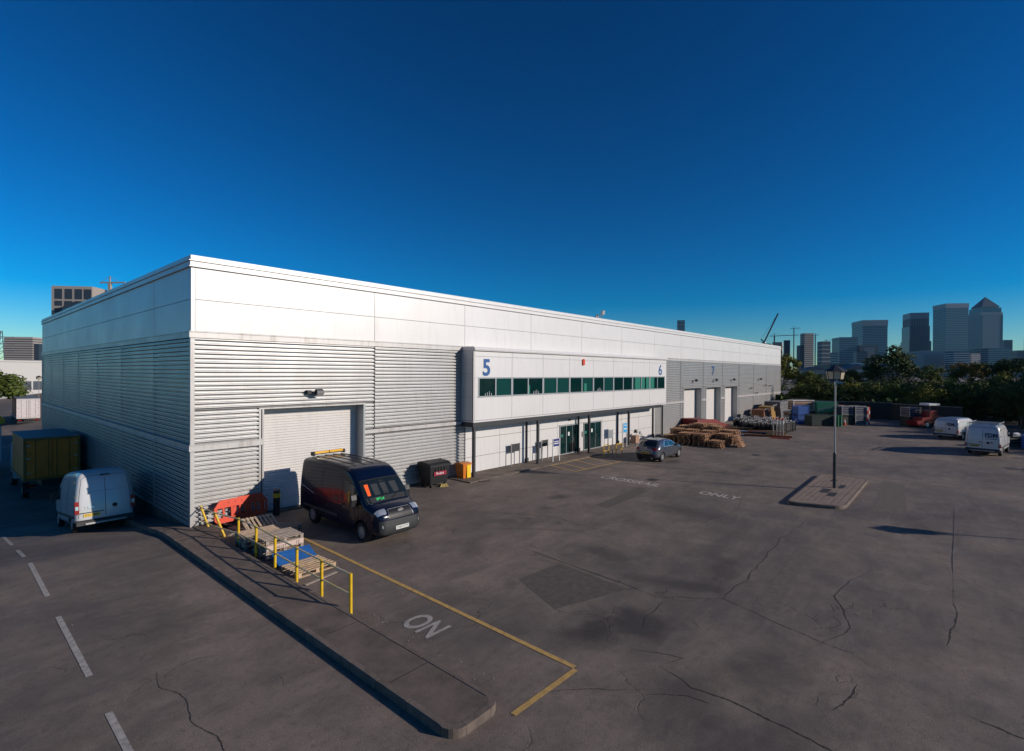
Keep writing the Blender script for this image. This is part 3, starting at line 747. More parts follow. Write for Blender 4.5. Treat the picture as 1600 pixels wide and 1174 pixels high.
    def spatch(s, q, sg, name, m, parent, off=.006, nx=8, nz=5):
        """q: four (x,z) corners: bottom rear, bottom front, top front, top rear"""
        vs = []
        for lo in (off, -.01):
            for i in range(nx+1):
                for j in range(nz+1):
                    t, v = i/nx, j/nz
                    bx = q[0][0]+(q[1][0]-q[0][0])*t; bz = q[0][1]+(q[1][1]-q[0][1])*t
                    tx = q[3][0]+(q[2][0]-q[3][0])*t; tz = q[3][1]+(q[2][1]-q[3][1])*t
                    vs.append(tuple(s.side(bx+(tx-bx)*v, bz+(tz-bz)*v, sg, lo)))
        return s._grid(vs, nx, nz, name, m, parent)
    def sline(s, pts, sg, name, m, parent, w=.012, off=.004):
        P = []
        for a, b in zip(pts, pts[1:]):
            k = max(2, int(math.hypot(b[0]-a[0], b[1]-a[1])/.15)); P += [(a[0]+(b[0]-a[0])*i/k, a[1]+(b[1]-a[1])*i/k) for i in range(k)]
        P.append(pts[-1])
        mb = MB(); mb.tube([s.side(x, z, sg, off-.004) for x, z in P], w/2, 4); return mb.build(name, m, parent)
    def uline(s, pts, name, m, parent, w=.012):
        P = []
        for a, b in zip(pts, pts[1:]): P += [(a[0]+(b[0]-a[0])*i/6, a[1]+(b[1]-a[1])*i/6) for i in range(6)]
        P.append(pts[-1])
        return MB().tube([s.surf(u, c, .001) for u, c in P], w/2, 4).build(name, m, parent)

def wheel(parent, x, y, r, w, sg, steel=False, rimm=None):
    t = MB(); N = 24
    prof = [(r*.60, .5), (r*.66, .52), (r*.93, .5), (r*.99, .42), (r, .25), (r, -.25), (r*.99, -.42), (r*.93, -.5), (r*.6, -.5)]
    vs = []; fs = []
    for k in range(N):
        a = 2*math.pi*k/N
        for rr, yy in prof: vs.append((rr*math.cos(a), yy*w, rr*math.sin(a)))
    n = len(prof)
    for k in range(N):
        for j in range(n-1): fs.append((k*n+j, k*n+j+1, ((k+1) % N)*n+j+1, ((k+1) % N)*n+j))
    o = empty('wheel', (x, y, r)); o.parent = parent
    MB().add(vs, fs).build('tyre', M_tyre, o, smooth=True)
    m = MB(); m.tube([(0, sg*.10*w, 0), (0, sg*.30*w, 0)], [r*.61, r*.61], 24)
    m.tube([(0, sg*.30*w, 0), (0, sg*.46*w, 0)], [r*.17, r*.14], 12)
    ns = 10 if not steel else 8
    d = MB().tube([(0, sg*.10*w, 0), (0, sg*.28*w, 0)], r*.60, 24).build('rim_disc', M_black if not steel else M_galv, o)
    sp = MB().tube([(0, sg*.28*w, 0), (0, sg*.44*w, 0)], [r*.2, r*.16], 12)
    for k in range(ns):
        a = 2*math.pi*k/ns
        sp.bar((r*.12*math.cos(a), sg*.40*w, r*.12*math.sin(a)), (r*.58*math.cos(a), sg*.36*w, r*.58*math.sin(a)), r*(.16 if not steel else .2), .02*1.5, up=(0, 1, 0))
    for k in range(24):
        a = 2*math.pi*k/24; b = 2*math.pi*(k+1)/24
        sp.bar((r*.60*math.cos(a), sg*.42*w, r*.60*math.sin(a)), (r*.60*math.cos(b), sg*.42*w, r*.60*math.sin(b)), r*.07, .03, up=(0, 1, 0))
    sp.build('rim', rimm or M_rim, o)
    return o
def mirror(parent, x, y, z, sg, m, h=.36, w=.20):
    MB().prism([(x-.05, z), (x+.07, z+.02), (x+.09, z+h*.6), (x+.04, z+h), (x-.05, z+h)], y+sg*.06, y+sg*(.06+w), 'y').build('wing_mirror', m, parent)
    MB().box(x-.02, x+.03, min(y, y+sg*.07), max(y, y+sg*.07), z+.05, z+.12).build('mirror_arm', M_bump, parent)

def transit(loc, rz, label):
    T = empty('panel_van', loc, rz, label, 'van')
    def w(x, z):
        W = 1.01
        if z > 1.05: W -= .125*((z-1.05)/1.4)**1.5
        if z < .45: W -= .05*(.45-z)/.45
        f = max(0, (x-4.35)/1.15); W -= .20*f**2.2
        return W-(.03 if x < .15 else 0)
    keys = [(.03,.42),(.0,.75),(.0,1.4),(.03,2.1),(.13,2.42),(.45,2.50),(1.6,2.53),(2.8,2.52),(3.45,2.47),(3.80,2.33),(4.15,2.02),(4.50,1.66),(4.78,1.37),(5.05,1.27),(5.32,1.16),(5.46,1.0),(5.50,.78),(5.52,.55),(5.47,.36),(5.2,.30),(3.0,.30),(.6,.32)]
    S = Shell(keys, w, r=.13, crown=.045, zmid=1.1)
    S.body('body', M_navy, T, ((4.52, .42, .36), (1.10, .42, .36)))
    S.patch(10.0, 12.12, -.88, .88, 'windscreen', M_vglass, T, .008, 10, 14, -.94, .94)
    S.patch(9.90, 10.0, -.88, .88, 'windscreen_edge', M_seamv, T, .010, 2, 14)
    # cab interior glimpses on the glass line: hi-vis vest and green card
    S.patch(10.3, 11.3, -.76, -.60, 'hi_vis_jacket', M_hivis, T, .011, 4, 3, -.76, -.64)
    M_seat = mat('grey_seat_cloth', (.030,.034,.038), .9)
    for c0, c1 in ((-.50,-.22),(-.12,.14),(.30,.60)):
        S.patch(10.35, 11.35, c0, c1, 'seat', M_seat, T, .009, 4, 4, c0+.03, c1-.03)
    S.patch(11.5, 12.05, -.86, .86, 'dashboard', mat('dash_plastic', (.022,.024,.026), .8), T, .010, 3, 10)
    S.patch(10.12, 10.26, -.10, .10, 'rear_view_mirror', M_black, T, .011, 2, 3)
    S.patch(11.6, 11.86, -.50, -.18, 'green_permit', M_green, T, .012, 2, 3)
    for sg in (-1, 1):
        S.spatch([(3.42,1.30),(4.55,1.22),(4.10,1.86),(3.48,2.02)], sg, 'side_window', M_vglass, T, .008)
        S.sline([(3.30,.45),(3.28,2.15),(3.9,2.1),(4.15,1.95)], sg, 'door_gap', M_seamv, T)
        S.sline([(3.30,.42),(4.02,.42),(4.1,.75)], sg, 'door_gap', M_seamv, T)
        S.sline([(.05,1.18),(3.2,1.18)], sg, 'body_rail', M_seamv, T, .02)
        S.spatch([(.45,.62),(3.0,.62),(3.0,.72),(.45,.72)], sg, 'rubbing_strip', M_bump, T, .018)
        S.sline([(1.85,.45),(1.85,2.25),(3.1,2.25)], sg, 'door_gap', M_seamv, T)
        S.spatch([(3.34,1.12),(3.50,1.12),(3.50,1.17),(3.34,1.17)], sg, 'door_handle', M_bump, T, .03)
        S.sline([(.2,1.42),(1.25,1.2)], sg, 'pale_decal_line', M_white, T, .014)
        mirror(T, 4.25, sg*.98, 1.22, sg, M_black, .40, .20)
        # headlamps wrap the corner
        S.patch(13.55, 14.6, sg*.58, sg*.985, 'headlight', M_head, T, .012, 6, 6, sg*.66, sg*.985)
        S.patch(16.3, 16.7, sg*.72, sg*.93, 'fog_lamp', M_head, T, .022, 3, 3)
    S.patch(13.9, 15.55, -.50, .50, 'grille', M_black, T, .012, 6, 8, -.62, .62)
    for u in (14.05, 14.45, 14.85, 15.25):
        S.uline([(u, -.56), (u, .56)], 'grille_bar', M_galv, T, .018)
    S.uline([(13.85,-.50),(15.55,-.64)], 'grille_surround', M_galv, T, .03); S.uline([(13.85,.50),(15.55,.64)], 'grille_surround', M_galv, T, .03); S.uline([(13.85,-.50),(13.85,.50)], 'grille_surround', M_galv, T, .03)
    # oval badge
    p = S.surf(14.45, 0, .035); e = MB(); N = 20
    e.add([(p.x, .13*math.cos(2*math.pi*k/N), p.z+.052*math.sin(2*math.pi*k/N)) for k in range(N)]+[(p.x+.02, .12*math.cos(2*math.pi*k/N), p.z+.046*math.sin(2*math.pi*k/N)) for k in range(N)],
          [tuple(range(N, 2*N))]+[(k, (k+1) % N, (k+1) % N+N, k+N) for k in range(N)])
    e.build('oval_badge', M_chrome, T)
    S.patch(15.7, 18.6, -.99, .99, 'front_bumper', M_bump, T, .03, 8, 16)
    MB().box(5.535, 5.56, -.27, .27, .50, .62).build('number_plate', M_plate_w, T)
    text_mesh('LN64 KTM', .115, 'plate_letters', M_ink, T, Matrix.Translation((5.562, -.24, .525)) @ Matrix.Rotation(rad(90), 4, 'Z') @ Matrix.Rotation(rad(90), 4, 'X'), .001, 0, .92)
    for y in (-.45, .12):        # wipers
        MB().bar(S.surf(11.95, y, .02), S.surf(11.2, y+.5, .02), .02, .02).build('wiper', M_black, T)
    # roof ribs, amber light bar at the rear
    for y in (-.6, -.2, .2, .6): S.uline([(5.2, y), (8.0, y)], 'roof_rib', M_navy, T, .04)
    for u in (6.0, 6.9, 7.7): S.uline([(u, -.82), (u, .82)], 'roof_seam', M_seamv, T, .012)
    lb = MB().box(.42, .62, -.62, .62, 2.56, 2.60).build('light_bar', M_black, T)
    MB().box(.43, .61, -.62, -.02, 2.601, 2.68).box(.43, .61, .02, .62, 2.601, 2.68).build('amber_lens', M_amber, lb)
    MB().box(.40, .64, -.70, -.625, 2.52, 2.67).box(.40, .64, .625, .70, 2.52, 2.67).build('light_bar_foot', M_black, lb)
    for x in (4.52, 1.10):
        for sg in (-1, 1): wheel(T, x, sg*.87, .345, .21, sg, True)
    MB().box(.5, 5.0, -.70, .70, .22, .42).build('underbody', M_seamv, T)
    return T

def rear_van(loc, rz, label, L=5.4, H=2.5, W=1.02, style='h', text=None, plate='y', slope=None, group=None, tail_low=False):
    T = empty('panel_van', loc, rz, label, 'van', group)
    def w(x, z):
        q = W
        if z > 1.1: q -= (.17 if H > 2.2 else .14)*((z-1.1)/(H-1.1))**1.6
        if z < .5: q -= .05*(.5-z)/.5
        q -= .2*max(0, (x-(L-1.1))/1.1)**2.2
        return q-.02*max(0, 1-x/.25)
    keys = [(.06,.42),(.0,.62),(.0,1.2),(.045,H*.72),(.12,H-.25),(.30,H-.04),(1.0,H),(2.4,H),(L-2.1,H-.05),(L-1.75,H-.22),(L-1.15,H*.66),(L-.85,1.32),(L-.3,1.1),(L-.05,.85),(L,.55),(L-.1,.34),(L-.6,.30),(2.5,.30),(.6,.34)]
    S = Shell(keys, w, r=.15, crown=.03, zmid=1.05)
    S.body('body', M_vwhite, T, ((L-1.0, .40, .34), (1.05, .40, .34)))
    S.patch(8.35, 10.7, -.90, .90, 'windscreen', M_vglass, T, .008, 8, 10, -.93, .93)
    # rear doors: gaps, handle, lamps, plate
    zb = .56
    S.uline([(1.05, 0), (4.3, 0)], 'door_gap', M_seamv, T, .016)
    for c in (-.9, .9): S.uline([(1.05, c), (3.9, c*.97), (4.3, c*.8)], 'door_gap', M_seamv, T, .014)
    S.uline([(4.3, -.72), (4.32, 0), (4.3, .72)], 'door_gap', M_seamv, T, .014)
    S.uline([(2.75, -.9), (2.75, .9)], 'door_crease', M_seamv, T, .008)
    for sg in (-1, 1):
        S.spatch([(L-1.95,1.25),(L-1.02,1.22),(L-1.35,1.72*H/2.5),(L-1.85,1.85*H/2.5)], sg, 'side_window', M_vglass, T, .008)
        S.sline([(L-2.05,.42),(L-2.05,H-.38)], sg, 'door_gap', M_seamv, T, .014)
        S.sline([(1.75,.45),(1.75,H-.32),(L-2.1,H-.32)], sg, 'door_gap', M_seamv, T, .014)
        S.spatch([(.25,.62),(L-1.5,.62),(L-1.5,.72),(.25,.72)], sg, 'rubbing_strip', M_bump if style != 'white' else M_vwhite, T, .015)
        for k in range(3): S.sline([(.45, 1.15+.25*k), (1.6, 1.15+.25*k)], sg, 'panel_crease', M_seamv, T, .006)
        mirror(T, L-1.35, sg*W*.97, 1.2, sg, M_bump, .36, .2)
        z0, z1 = (.80, 1.28) if not tail_low else (.66, .92)
        yy0, yy1 = sg*(W-(.125 if not tail_low else .07)), sg*(W+.012)
        tl = MB().box(-.028, .12, min(yy0, yy1), max(yy0, yy1), z0, z1).build('tail_light', M_tail, T)
        MB().box(-.036, -.0285, min(yy0, yy1)+.02, max(yy0, yy1)-.02, z0+.16, z0+.30).build('lamp_lens', M_head, tl)
        MB().box(-.02, .06, min(sg*(W-.16), sg*(W-.02)), max(sg*(W-.16), sg*(W-.02)), .40, .46).build('reflector', M_tail, T)
        for k in (0, 1): MB().box(-.02, .04, min(sg*(W-.02), sg*(W+.02)), max(sg*(W-.02), sg*(W+.02)), 1.45+.55*k*(H-1.4), 1.53+.55*k*(H-1.4)).build('door_hinge', M_bump, T)
    MB().prism([(-.07,.34),(.12,.34),(.12,.54),(-.03,.54),(-.07,.48)], -W+.03, W-.03, 'y').build('rear_bumper', M_bump, T)
    MB().box(-.12, -.07, -W+.3, W-.3, .36, .42).build('rear_step', M_galv, T)
    pm = M_plate_y
    MB().box(-.022, -.006, .18, .70, .66, .77).build('number_plate', pm, T)
    RV = lambda x, y, z: Matrix.Translation((x, y, z)) @ Matrix.Rotation(rad(-90), 4, 'Z') @ Matrix.Rotation(rad(90), 4, 'X')
    if style == 'h': text_mesh('EP57 OBM', .105, 'plate_letters', M_ink, T, RV(-.024, .665, .682), .001, 0, .9)
    else: MB().box(-.025, -.0225, .22, .66, .69, .74).build('plate_letters', M_ink, T)
    MB().box(-.03, -.006, .06, .80, .80, .83).build('handle_rail', M_black, T)
    MB().tube([(-.03, -.30, .98), (.02, -.30, .98)], .085, 14).build('door_handle', M_black, T)
    if style == 'h':
        bd = MB(); bd.tube([(-.012, .52, 1.02), (.0, .52, 1.02)], .055, 14).bar((-.01,.42,.99),(-.01,.47,1.05),.015,.02).bar((-.01,.42,1.05),(-.01,.38,.98),.015,.02).bar((-.01,.62,1.0),(-.01,.66,1.05),.015,.02)
        bd.build('chrome_badge', M_chrome, T); MB().box(-.008, .0, .38, .66, .93, .945).build('model_badge', M_galv, T)
        MB().box(-.02, .05, -.16, .16, H-.20, H-.15).build('high_brake_light', M_black, T)
    if text:
        MB().box(.012, .03, -.80, -.12, 1.36, 1.40).build('sign_line', M_navyink, T) if H > 2.2 else None
        text_mesh(text, .38 if H > 2.2 else .30, 'sign_letters', M_navyink, T, RV(-.004 if H > 2.2 else -.012, -.12, 1.42 if H > 2.2 else 1.32), .012, .008, .92)
        MB().box(-.006, .02, -.80, -.16, 1.24, 1.29).build('sign_line', M_navyink, T)
        for y in ((-.5, .12) if H > 2.2 else (.25,)): MB().box(-.02, .02, y-.07, y+.07, .98, 1.04).build('door_handle', M_black, T)
    for k in range(9):
        u = 5.2+k*.32
        if u < 7.9: S.uline([(u, -.8), (u, .8)], 'roof_rib', M_vwhite, T, .05)
    if text and H > 2.2:
        rk = MB()
        for x in (.6, 1.6, 2.6): rk.box(x-.03, x+.03, -.8, .8, H+.06, H+.12)
        for y in (-.8, .8): rk.box(.35, 3.0, y-.02, y+.02, H+.10, H+.15)
        for x in (.6, 1.6, 2.6):
            for y in (-.8, .8): rk.box(x-.02, x+.02, y-.02, y+.02, H-.08, H+.1)
        rk.build('roof_rack', M_galv, T)
    if slope: T.rotation_mode = 'XYZ'
    for x in (L-1.0, 1.05):
        for sg in (-1, 1): wheel(T, x, sg*(W-.14), .335, .20, sg, True, M_rim)
    MB().box(.4, L-.5, -.68, .68, .24, .42).build('underbody', M_seamv, T)
    return T

def hatchback(loc, rz, label):
    T = empty('hatchback_car', loc, rz, label, 'car')
    def w(x, z):
        W = .895
        if z > .86: W -= .25*((z-.86)/.58)**1.25
        if z < .35: W -= .06*(.35-z)/.35
        W -= .20*max(0, (x-3.45)/.9)**2+.22*max(0, (.75-x)/.75)**2.2
        return W
    keys = [(.10,.28),(.02,.50),(.05,.72),(.13,.93),(.30,1.10),(.52,1.30),(.75,1.41),(1.3,1.465),(2.0,1.45),(2.55,1.33),(3.05,1.09),(3.30,.97),(3.75,.90),(4.15,.79),(4.33,.62),(4.35,.40),(4.22,.24),(3.6,.20),(2.2,.19),(.6,.21)]
    S = Shell(keys, w, r=.16, crown=.05, zmid=.6)
    S.body('body', M_cargrey, T, ((3.45, .355, .325), (.80, .355, .325)))
    S.patch(8.9, 10.9, -.86, .86, 'windscreen', M_vglass, T, .006, 8, 10, -.92, .92)
    S.patch(3.75, 5.75, -.84, .84, 'rear_window', M_vglass, T, .007, 6, 10, -.80, .80)
    S.patch(5.85, 6.15, -.82, .82, 'roof_spoiler', M_cargrey, T, .035, 2, 8)
    S.patch(6.9, 8.3, -.55, .55, 'sunroof', M_vglass, T, .004, 5, 6)
    for sg in (-1, 1):
        S.spatch([(.98,.99),(3.0,.93),(2.42,1.30),(1.35,1.37)], sg, 'window_trim', M_chrome, T, .004)
        S.spatch([(1.10,1.02),(1.80,1.0),(1.78,1.345),(1.42,1.34)], sg, 'side_window', M_carglass, T, .009)
        S.spatch([(1.86,1.0),(2.86,.965),(2.38,1.27),(1.84,1.345)], sg, 'side_window', M_carglass, T, .009)
        S.sline([(1.82,.28),(1.83,1.0)], sg, 'door_gap', M_seamv, T, .012); S.sline([(2.95,.30),(3.02,.92)], sg, 'door_gap', M_seamv, T, .012)
        S.sline([(1.18,.55),(1.05,.80),(1.15,1.0)], sg, 'door_gap', M_seamv, T, .012); S.sline([(1.2,.26),(2.95,.26)], sg, 'door_gap', M_seamv, T, .012)
        S.sline([(.9,.80),(2.9,.76)], sg, 'shoulder_crease', M_cargrey, T, .03)
        S.spatch([(1.95,.80),(2.12,.80),(2.12,.83),(1.95,.83)], sg, 'door_handle', M_chrome, T, .02)
        mirror(T, 2.75, sg*.84, .93, sg, M_cargrey, .15, .18)
        S.patch(2.35, 3.15, sg*.62, sg*.965, 'tail_light', M_tail, T, .014, 4, 5)
        S.patch(12.9, 13.7, sg*.62, sg*.97, 'headlight', M_head, T, .01, 4, 5)
    S.patch(.3, 1.2, -.8, .8, 'rear_bumper_insert', M_black, T, .012, 4, 10)
    S.uline([(3.35, -.6), (3.35, .6)], 'boot_gap', M_seamv, T, .014)
    p = S.surf(3.0, 0, .012); MB().tube([(p.x+.01, 0, p.z), (p.x-.015, 0, p.z)], .05, 14).build('round_badge', M_chrome, T)
    pp = S.surf(1.5, 0, .0)
    MB().box(pp.x-.03, pp.x-.012, -.26, .26, pp.z-.055, pp.z+.055).build('number_plate', M_plate_y, T)
    MB().box(pp.x-.033, pp.x-.0305, -.22, .22, pp.z-.03, pp.z+.03).build('plate_letters', M_ink, T)
    MB().tube([(.02, -.45, .27), (.2, -.45, .27)], .04, 8).build('exhaust', M_chrome, T)
    for x in (3.45, .80):
        for sg in (-1, 1): wheel(T, x, sg*.775, .32, .20, sg, False, M_rim)
    MB().box(.4, 4.0, -.62, .62, .16, .3).build('underbody', M_seamv, T)
    return T

transit((4.43, -1.38, 0), rad(-90), 'navy blue high roof van with amber roof light bar parked at the roller door')
# white van on the slope, rear towards the camera
dv = rear_van((-1.72, 4.4, ramp_z(4.4)), rad(90), 'white van parked nose away beside the shaded side wall, one rear door half sunlit', L=5.4, H=2.42, W=.96)
a_ = math.atan2(ramp_z(8.7)-ramp_z(5.4), 3.3)
dv.rotation_euler = (0, -a_, rad(90))
dv.location.z = ramp_z(5.4)-(5.4-4.4)*math.tan(a_)
hatchback((25.12, -5.62, 0), 0, 'dark metallic grey hatchback car parked in front of the offices')
rear_van((55.2, -20.3, 0), rad(-22), 'small low white van with lettered rear door, nearer the hedge', L=4.8, H=1.95, W=.95, style='s', text='FDM', group='white vans parked at the right of the yard', tail_low=True)
rear_van((44.6, -22.6, 0), rad(-9), 'tall white van with roof rack and lettered rear door, nearest at the right edge', L=5.2, H=2.25, W=.98, style='s', text='FDM', group='white vans parked at the right of the yard', tail_low=True)

def box_lorry(loc, rz, label, mside, mframe, L=6.5, W=2.5, H=3.6, zb=1.15, cab=True, far=False, mdoor=None):
    T = empty('box_lorry', loc, rz, label, 'lorry')
    MB().box(0, L, -W/2, W/2, zb, zb+.12).build('chassis_deck', mframe, T)
    MB().box(.09, L-.08, -W/2+.03, W/2-.03, zb+.121, H-.06).build('cargo_box', mside, T)
    MB().box(0, L, -W/2, W/2, H-.059, H).build('box_roof', mat('dark_truck_roof', (.16, .19, .21), .6, var=.2), T)
    fr = MB()
    for sg in (-1, 1): fr.box(-.01, .088, min(sg*W/2, sg*(W/2-.12)), max(sg*W/2, sg*(W/2-.12)), zb+.121, H-.06)
    fr.box(-.01, .088, -W/2+.121, W/2-.121, H-.18, H-.061).build('rear_frame', mframe, T)
    for sg in (-1, 1):
        d = MB().box(.02, .088, min(sg*.015, sg*(W/2-.125)), max(sg*.015, sg*(W/2-.125)), zb+.15, H-.19).build('rear_door', mdoor or mside, T)
        MB().tube([(.0, sg*.18, zb+.12), (.0, sg*.18, H-.12)], .02, 6).tube([(.0, sg*.75, zb+.12), (.0, sg*.75, H-.12)], .018, 6).build('lock_bar', mframe if not far else M_galv, d)
        for z in (zb+.4, (zb+H)/2, H-.5): MB().box(-.005, .02, min(sg*(W/2-.3), sg*(W/2-.13)), max(sg*(W/2-.3), sg*(W/2-.13)), z, z+.07).build('door_hinge', M_galv, d)
    MB().box(.0, .1, -W/2+.1, W/2-.1, .55, .68).build('rear_underrun_bar', M_steel_dark, T)
    MB().box(.3, L+.2, -.45, .45, .75, 1.14).build('chassis', M_black, T)
    for sg in (-1, 1): MB().box(-.01, .05, min(sg*.7, sg*1.1), max(sg*.7, sg*1.1), .8, .93).build('tail_light', M_tail, T)
    if cab:
        MB().prism([(L+.25,.5),(L+2.0,.5),(L+2.05,1.5),(L+1.8,2.5),(L+1.5,2.75),(L+.25,2.8)], -W/2+.1, W/2-.1, 'y').build('cab', M_vwhite, T)
        MB().prism([(L+2.056,1.55),(L+1.83,2.45),(L+1.82,2.45),(L+2.04,1.55)], -W/2+.25, W/2-.25, 'y').build('windscreen', M_vglass, T)
        MB().prism([(L+.3,2.82),(L+1.5,2.80),(L+.5,3.4),(L+.3,3.45)], -W/2+.3, W/2-.3, 'y').build('wind_deflector', M_vwhite, T)
    for x in (1.4, L+1.1):
        for sg in (-1, 1): wheel(T, x, sg*(W/2-.2), .45, .3, sg, True)
    return T
M_truckyel = mat('faded_yellow_truck_panel', (0.66, 0.20, 0.012), .6, var=.25, vscale=1.5)
M_truckyelf = mat('yellow_truck_frame', (0.24, 0.13, 0.018), .6, var=.3)
M_truckblue = mat('pale_blue_truck_panel', (0.30, 0.42, 0.50), .5, var=.15)
def on_slope(T, y0, wb=5.0):
    a = math.atan2(ramp_z(y0+wb)-ramp_z(y0), wb); T.rotation_euler = (0, -a, rad(90)); T.location.z = ramp_z(y0)
on_slope(box_lorry((-1.66, 18.4, 0), rad(90), 'yellow box lorry with closed double rear doors in the shade of the long side wall', M_truckyel, M_truckyelf, L=6.2, H=3.62), 18.4)
on_slope(box_lorry((-4.3, 29.5, 0), rad(90), 'pale blue box lorry parked beyond the yellow one, white cab and slanted wind deflector', M_truckblue, M_truckblue, L=7.5, H=3.7), 29.5)
M_trailer = mat('white_trailer_panel', (.62, .56, .55), .5, var=.15)
box_lorry((3.1, 80.0, ramp_z(80)), rad(88), 'white trailer with dark red side, far down the side road', mat('dark_red_trailer_side', (.16, .03, .035), .5), M_trailer, L=12, H=4.0, zb=1.1, mdoor=M_trailer, far=True)

# ------------------------------------------------------------------ handrail
rail = empty('handrail', (.34, -3.16, 0), 0, 'yellow post and rail barrier along the pavement, its last two posts bent over', 'railing')
def P3(x, y, z): return (x-.34, y+3.16, z)
posts = [(.47,-3.16),(.42,-4.68),(.38,-6.13),(.35,-7.56),(.34,-8.96),(.35,-10.35)]
for i, (x, y) in enumerate(posts):
    MB().tube([P3(x, y, 0), P3(x+random.uniform(-.012,.012), y+random.uniform(-.012,.012), 1.0 if i else .95)], .042, 10).build('post', M_yellow, rail, smooth=True)
MB().tube([P3(.52,-1.79,0), P3(.30,-1.45,.86)], .042, 10).build('post', M_yellow, rail, smooth=True)
MB().tube([P3(.47,-.42,0), P3(.27,-.12,.86)], .042, 10).build('post', M_yellow, rail, smooth=True)
M_rail = mat('rusty_pale_rail', (.85, .62, .48), .38, .1, col2=(.85, .56, .10), vscale=2.5)
def railz(h): return [P3(.27+.0,-.20,h-.16), P3(.31,-1.50,h-.13), P3(.47,-3.16,h-.06)]+[P3(x, y, h) for x, y in posts[1:]]
MB().tube(railz(.97), .024, 8).build('top_rail', M_rail, rail, smooth=True)
MB().tube(railz(.48), .024, 8).build('mid_rail', M_rail, rail, smooth=True)

# ------------------------------------------------------------------ safety bollard, plastic barrier
bo = empty('bollard', (3.03, -.30, 0), 0, 'black steel bollard with a yellow band at the left side of the roller door', 'bollard')
MB().tube([(0,0,0),(0,0,.99)], .135, 18).build('post', M_black, bo, smooth=True)
MB().tube([(0,0,.72),(0,0,.90)], .139, 18).build('yellow_band', M_yellow, bo, smooth=True)
MB().tube([(0,0,.99),(0,0,1.04)], [.135,.115], 18).build('cap', M_conc, bo, smooth=True)
def plastic_barrier(loc, rz, label, m, grp, L=1.95, H=1.0):
    T = empty('plastic_barrier', loc, rz, label, 'barrier', grp)
    t = .025
    mb = MB()
    out_ = [(0,.28),(.18,.12),(L-.18,.12),(L,.28),(L,.78),(L-.22,H),(.22,H),(0,.78)]
    mb.prism([(.0,.72),(.22,H),(L-.22,H),(L,.72)], -t, t, 'y')
    mb.prism([(.0,.34),(L,.34),(L,.26),(L-.12,.14),(.12,.14),(0,.26)], -t, t, 'y')
    n = 6
    for k in range(n+1):
        x = (L-.07)*k/n; mb.box(x, x+.07+(.05 if k in (0, n) else 0)*(1 if k == 0 else 0), -t+.002, t-.002, .342, .718)
    mb.box(0, L, -t-.012, t+.012, .70, .735); mb.box(0, L, -t-.012, t+.012, .30, .335)
    mb.build('barrier_panel', m, T)
    MB().box(.3,.42,-.25,.25,0,.10).box(L-.42,L-.3,-.25,.25,0,.10).box(.32,.40,-.02,.02,.1,.14).box(L-.40,L-.32,-.02,.02,.1,.14).build('foot', M_black, T)
    for x in (.55, .8, 1.05, 1.3): MB().tube([(x, -t-.006, .87), (x, -t-.0005, .87)], .022, 8).build('fixing_hole', M_ink, T)
    return T
M_barr = mat('orange_red_barrier_plastic', (.72, .065, .022), .45, var=.12)
plastic_barrier((.62, -.52, 0), rad(6), 'orange red plastic pedestrian barrier leaning by the corner wall, sunlit end', M_barr, 'plastic barriers by the corner wall').rotation_euler = (rad(-6), 0, rad(7))
plastic_barrier((1.35, -.32, 0), rad(0), 'orange red plastic barrier behind, mostly in shade beside the bollard', M_barr, 'plastic barriers by the corner wall', L=1.3).rotation_euler = (rad(-5), 0, 0)

# ------------------------------------------------------------------ pallets by the railing
def pallet(loc, rz=0, label='', grp='pallets beside the yellow railing', m=None, rx=0, ry=0, L=1.2, W=1.0, nb=7):
    T = empty('pallet', loc, rz, label, 'pallet', grp); T.rotation_euler = (rx, ry, rz); m = m or M_wood
    bw = .078
    for k in range(nb):
        y = -W/2+bw/2+(W-bw)*k/(nb-1)+random.uniform(-.006,.006)
        MB().box(-L/2+random.uniform(-.01,.01), L/2+random.uniform(-.01,.01), y-bw/2, y+bw/2, .122+random.uniform(0,.004), .144).build('top_board', m, T)
    for x in (-L/2+.05, 0, L/2-.05):
        MB().box(x-.05, x+.05, -W/2+.002, W/2-.002, .10, .121).build('cross_board', m, T)
        for y in (-W/2+.055, 0, W/2-.055): MB().box(x-.049, x+.049, y-.05, y+.05, .0225, .0995).build('block', m, T)
    for y in (-W/2+.055, 0, W/2-.055): MB().box(-L/2, L/2, y-.05, y+.05, 0, .022).build('bottom_board', m, T)
    return T
M_wood2 = mat('fresh_pallet_timber', (0.60, 0.44, 0.28), 0.8, col2=(0.40, 0.27, 0.16), vscale=5, stretch=(1,4,4), bump=.3)
M_wood3 = mat('grey_old_pallet_timber', (0.42, 0.35, 0.29), 0.85, col2=(0.24, 0.19, 0.16), vscale=5, stretch=(1,4,4), bump=.3)
pallet((1.08,-6.82,0), rad(3), 'pale wooden pallet nearest the camera, lying flat in front of the blue one', m=M_wood2)
M_bluep = mat('blue_pallet_paint', (.015,.13,.42), .6, var=.35, vscale=6)
pallet((1.08,-5.98,.02), rad(-1), 'blue painted pallet propped at a slant against the pallet stack', m=M_bluep, rx=rad(24), nb=9, W=.82)
for k, (dx, dz, rz) in enumerate(((0,0,2),(.03,.147,-2),(-.02,.294,3),(.02,.441,-1))):
    pallet((1.10+dx,-4.72,dz), rad(rz), ['weathered pallet at the bottom of the four high stack by the railing','weathered pallet second from the bottom of the four high stack','weathered pallet second from the top of the four high stack','weathered pallet on top of the four high stack by the railing'][k], m=M_wood3 if k % 2 else M_wood)
MB().box(-.6,.6,-.012,.012,0,.16).build('printed_board', mat('pale_pink_board', (.62,.47,.40), .7, var=.1), None, loc=(1.08,-5.30,.30), rz=rad(1))
pb = bpy.data.objects['printed_board']; tag(pb, 'pale board with stencilled letters standing along the front of the pallet stack', 'board')
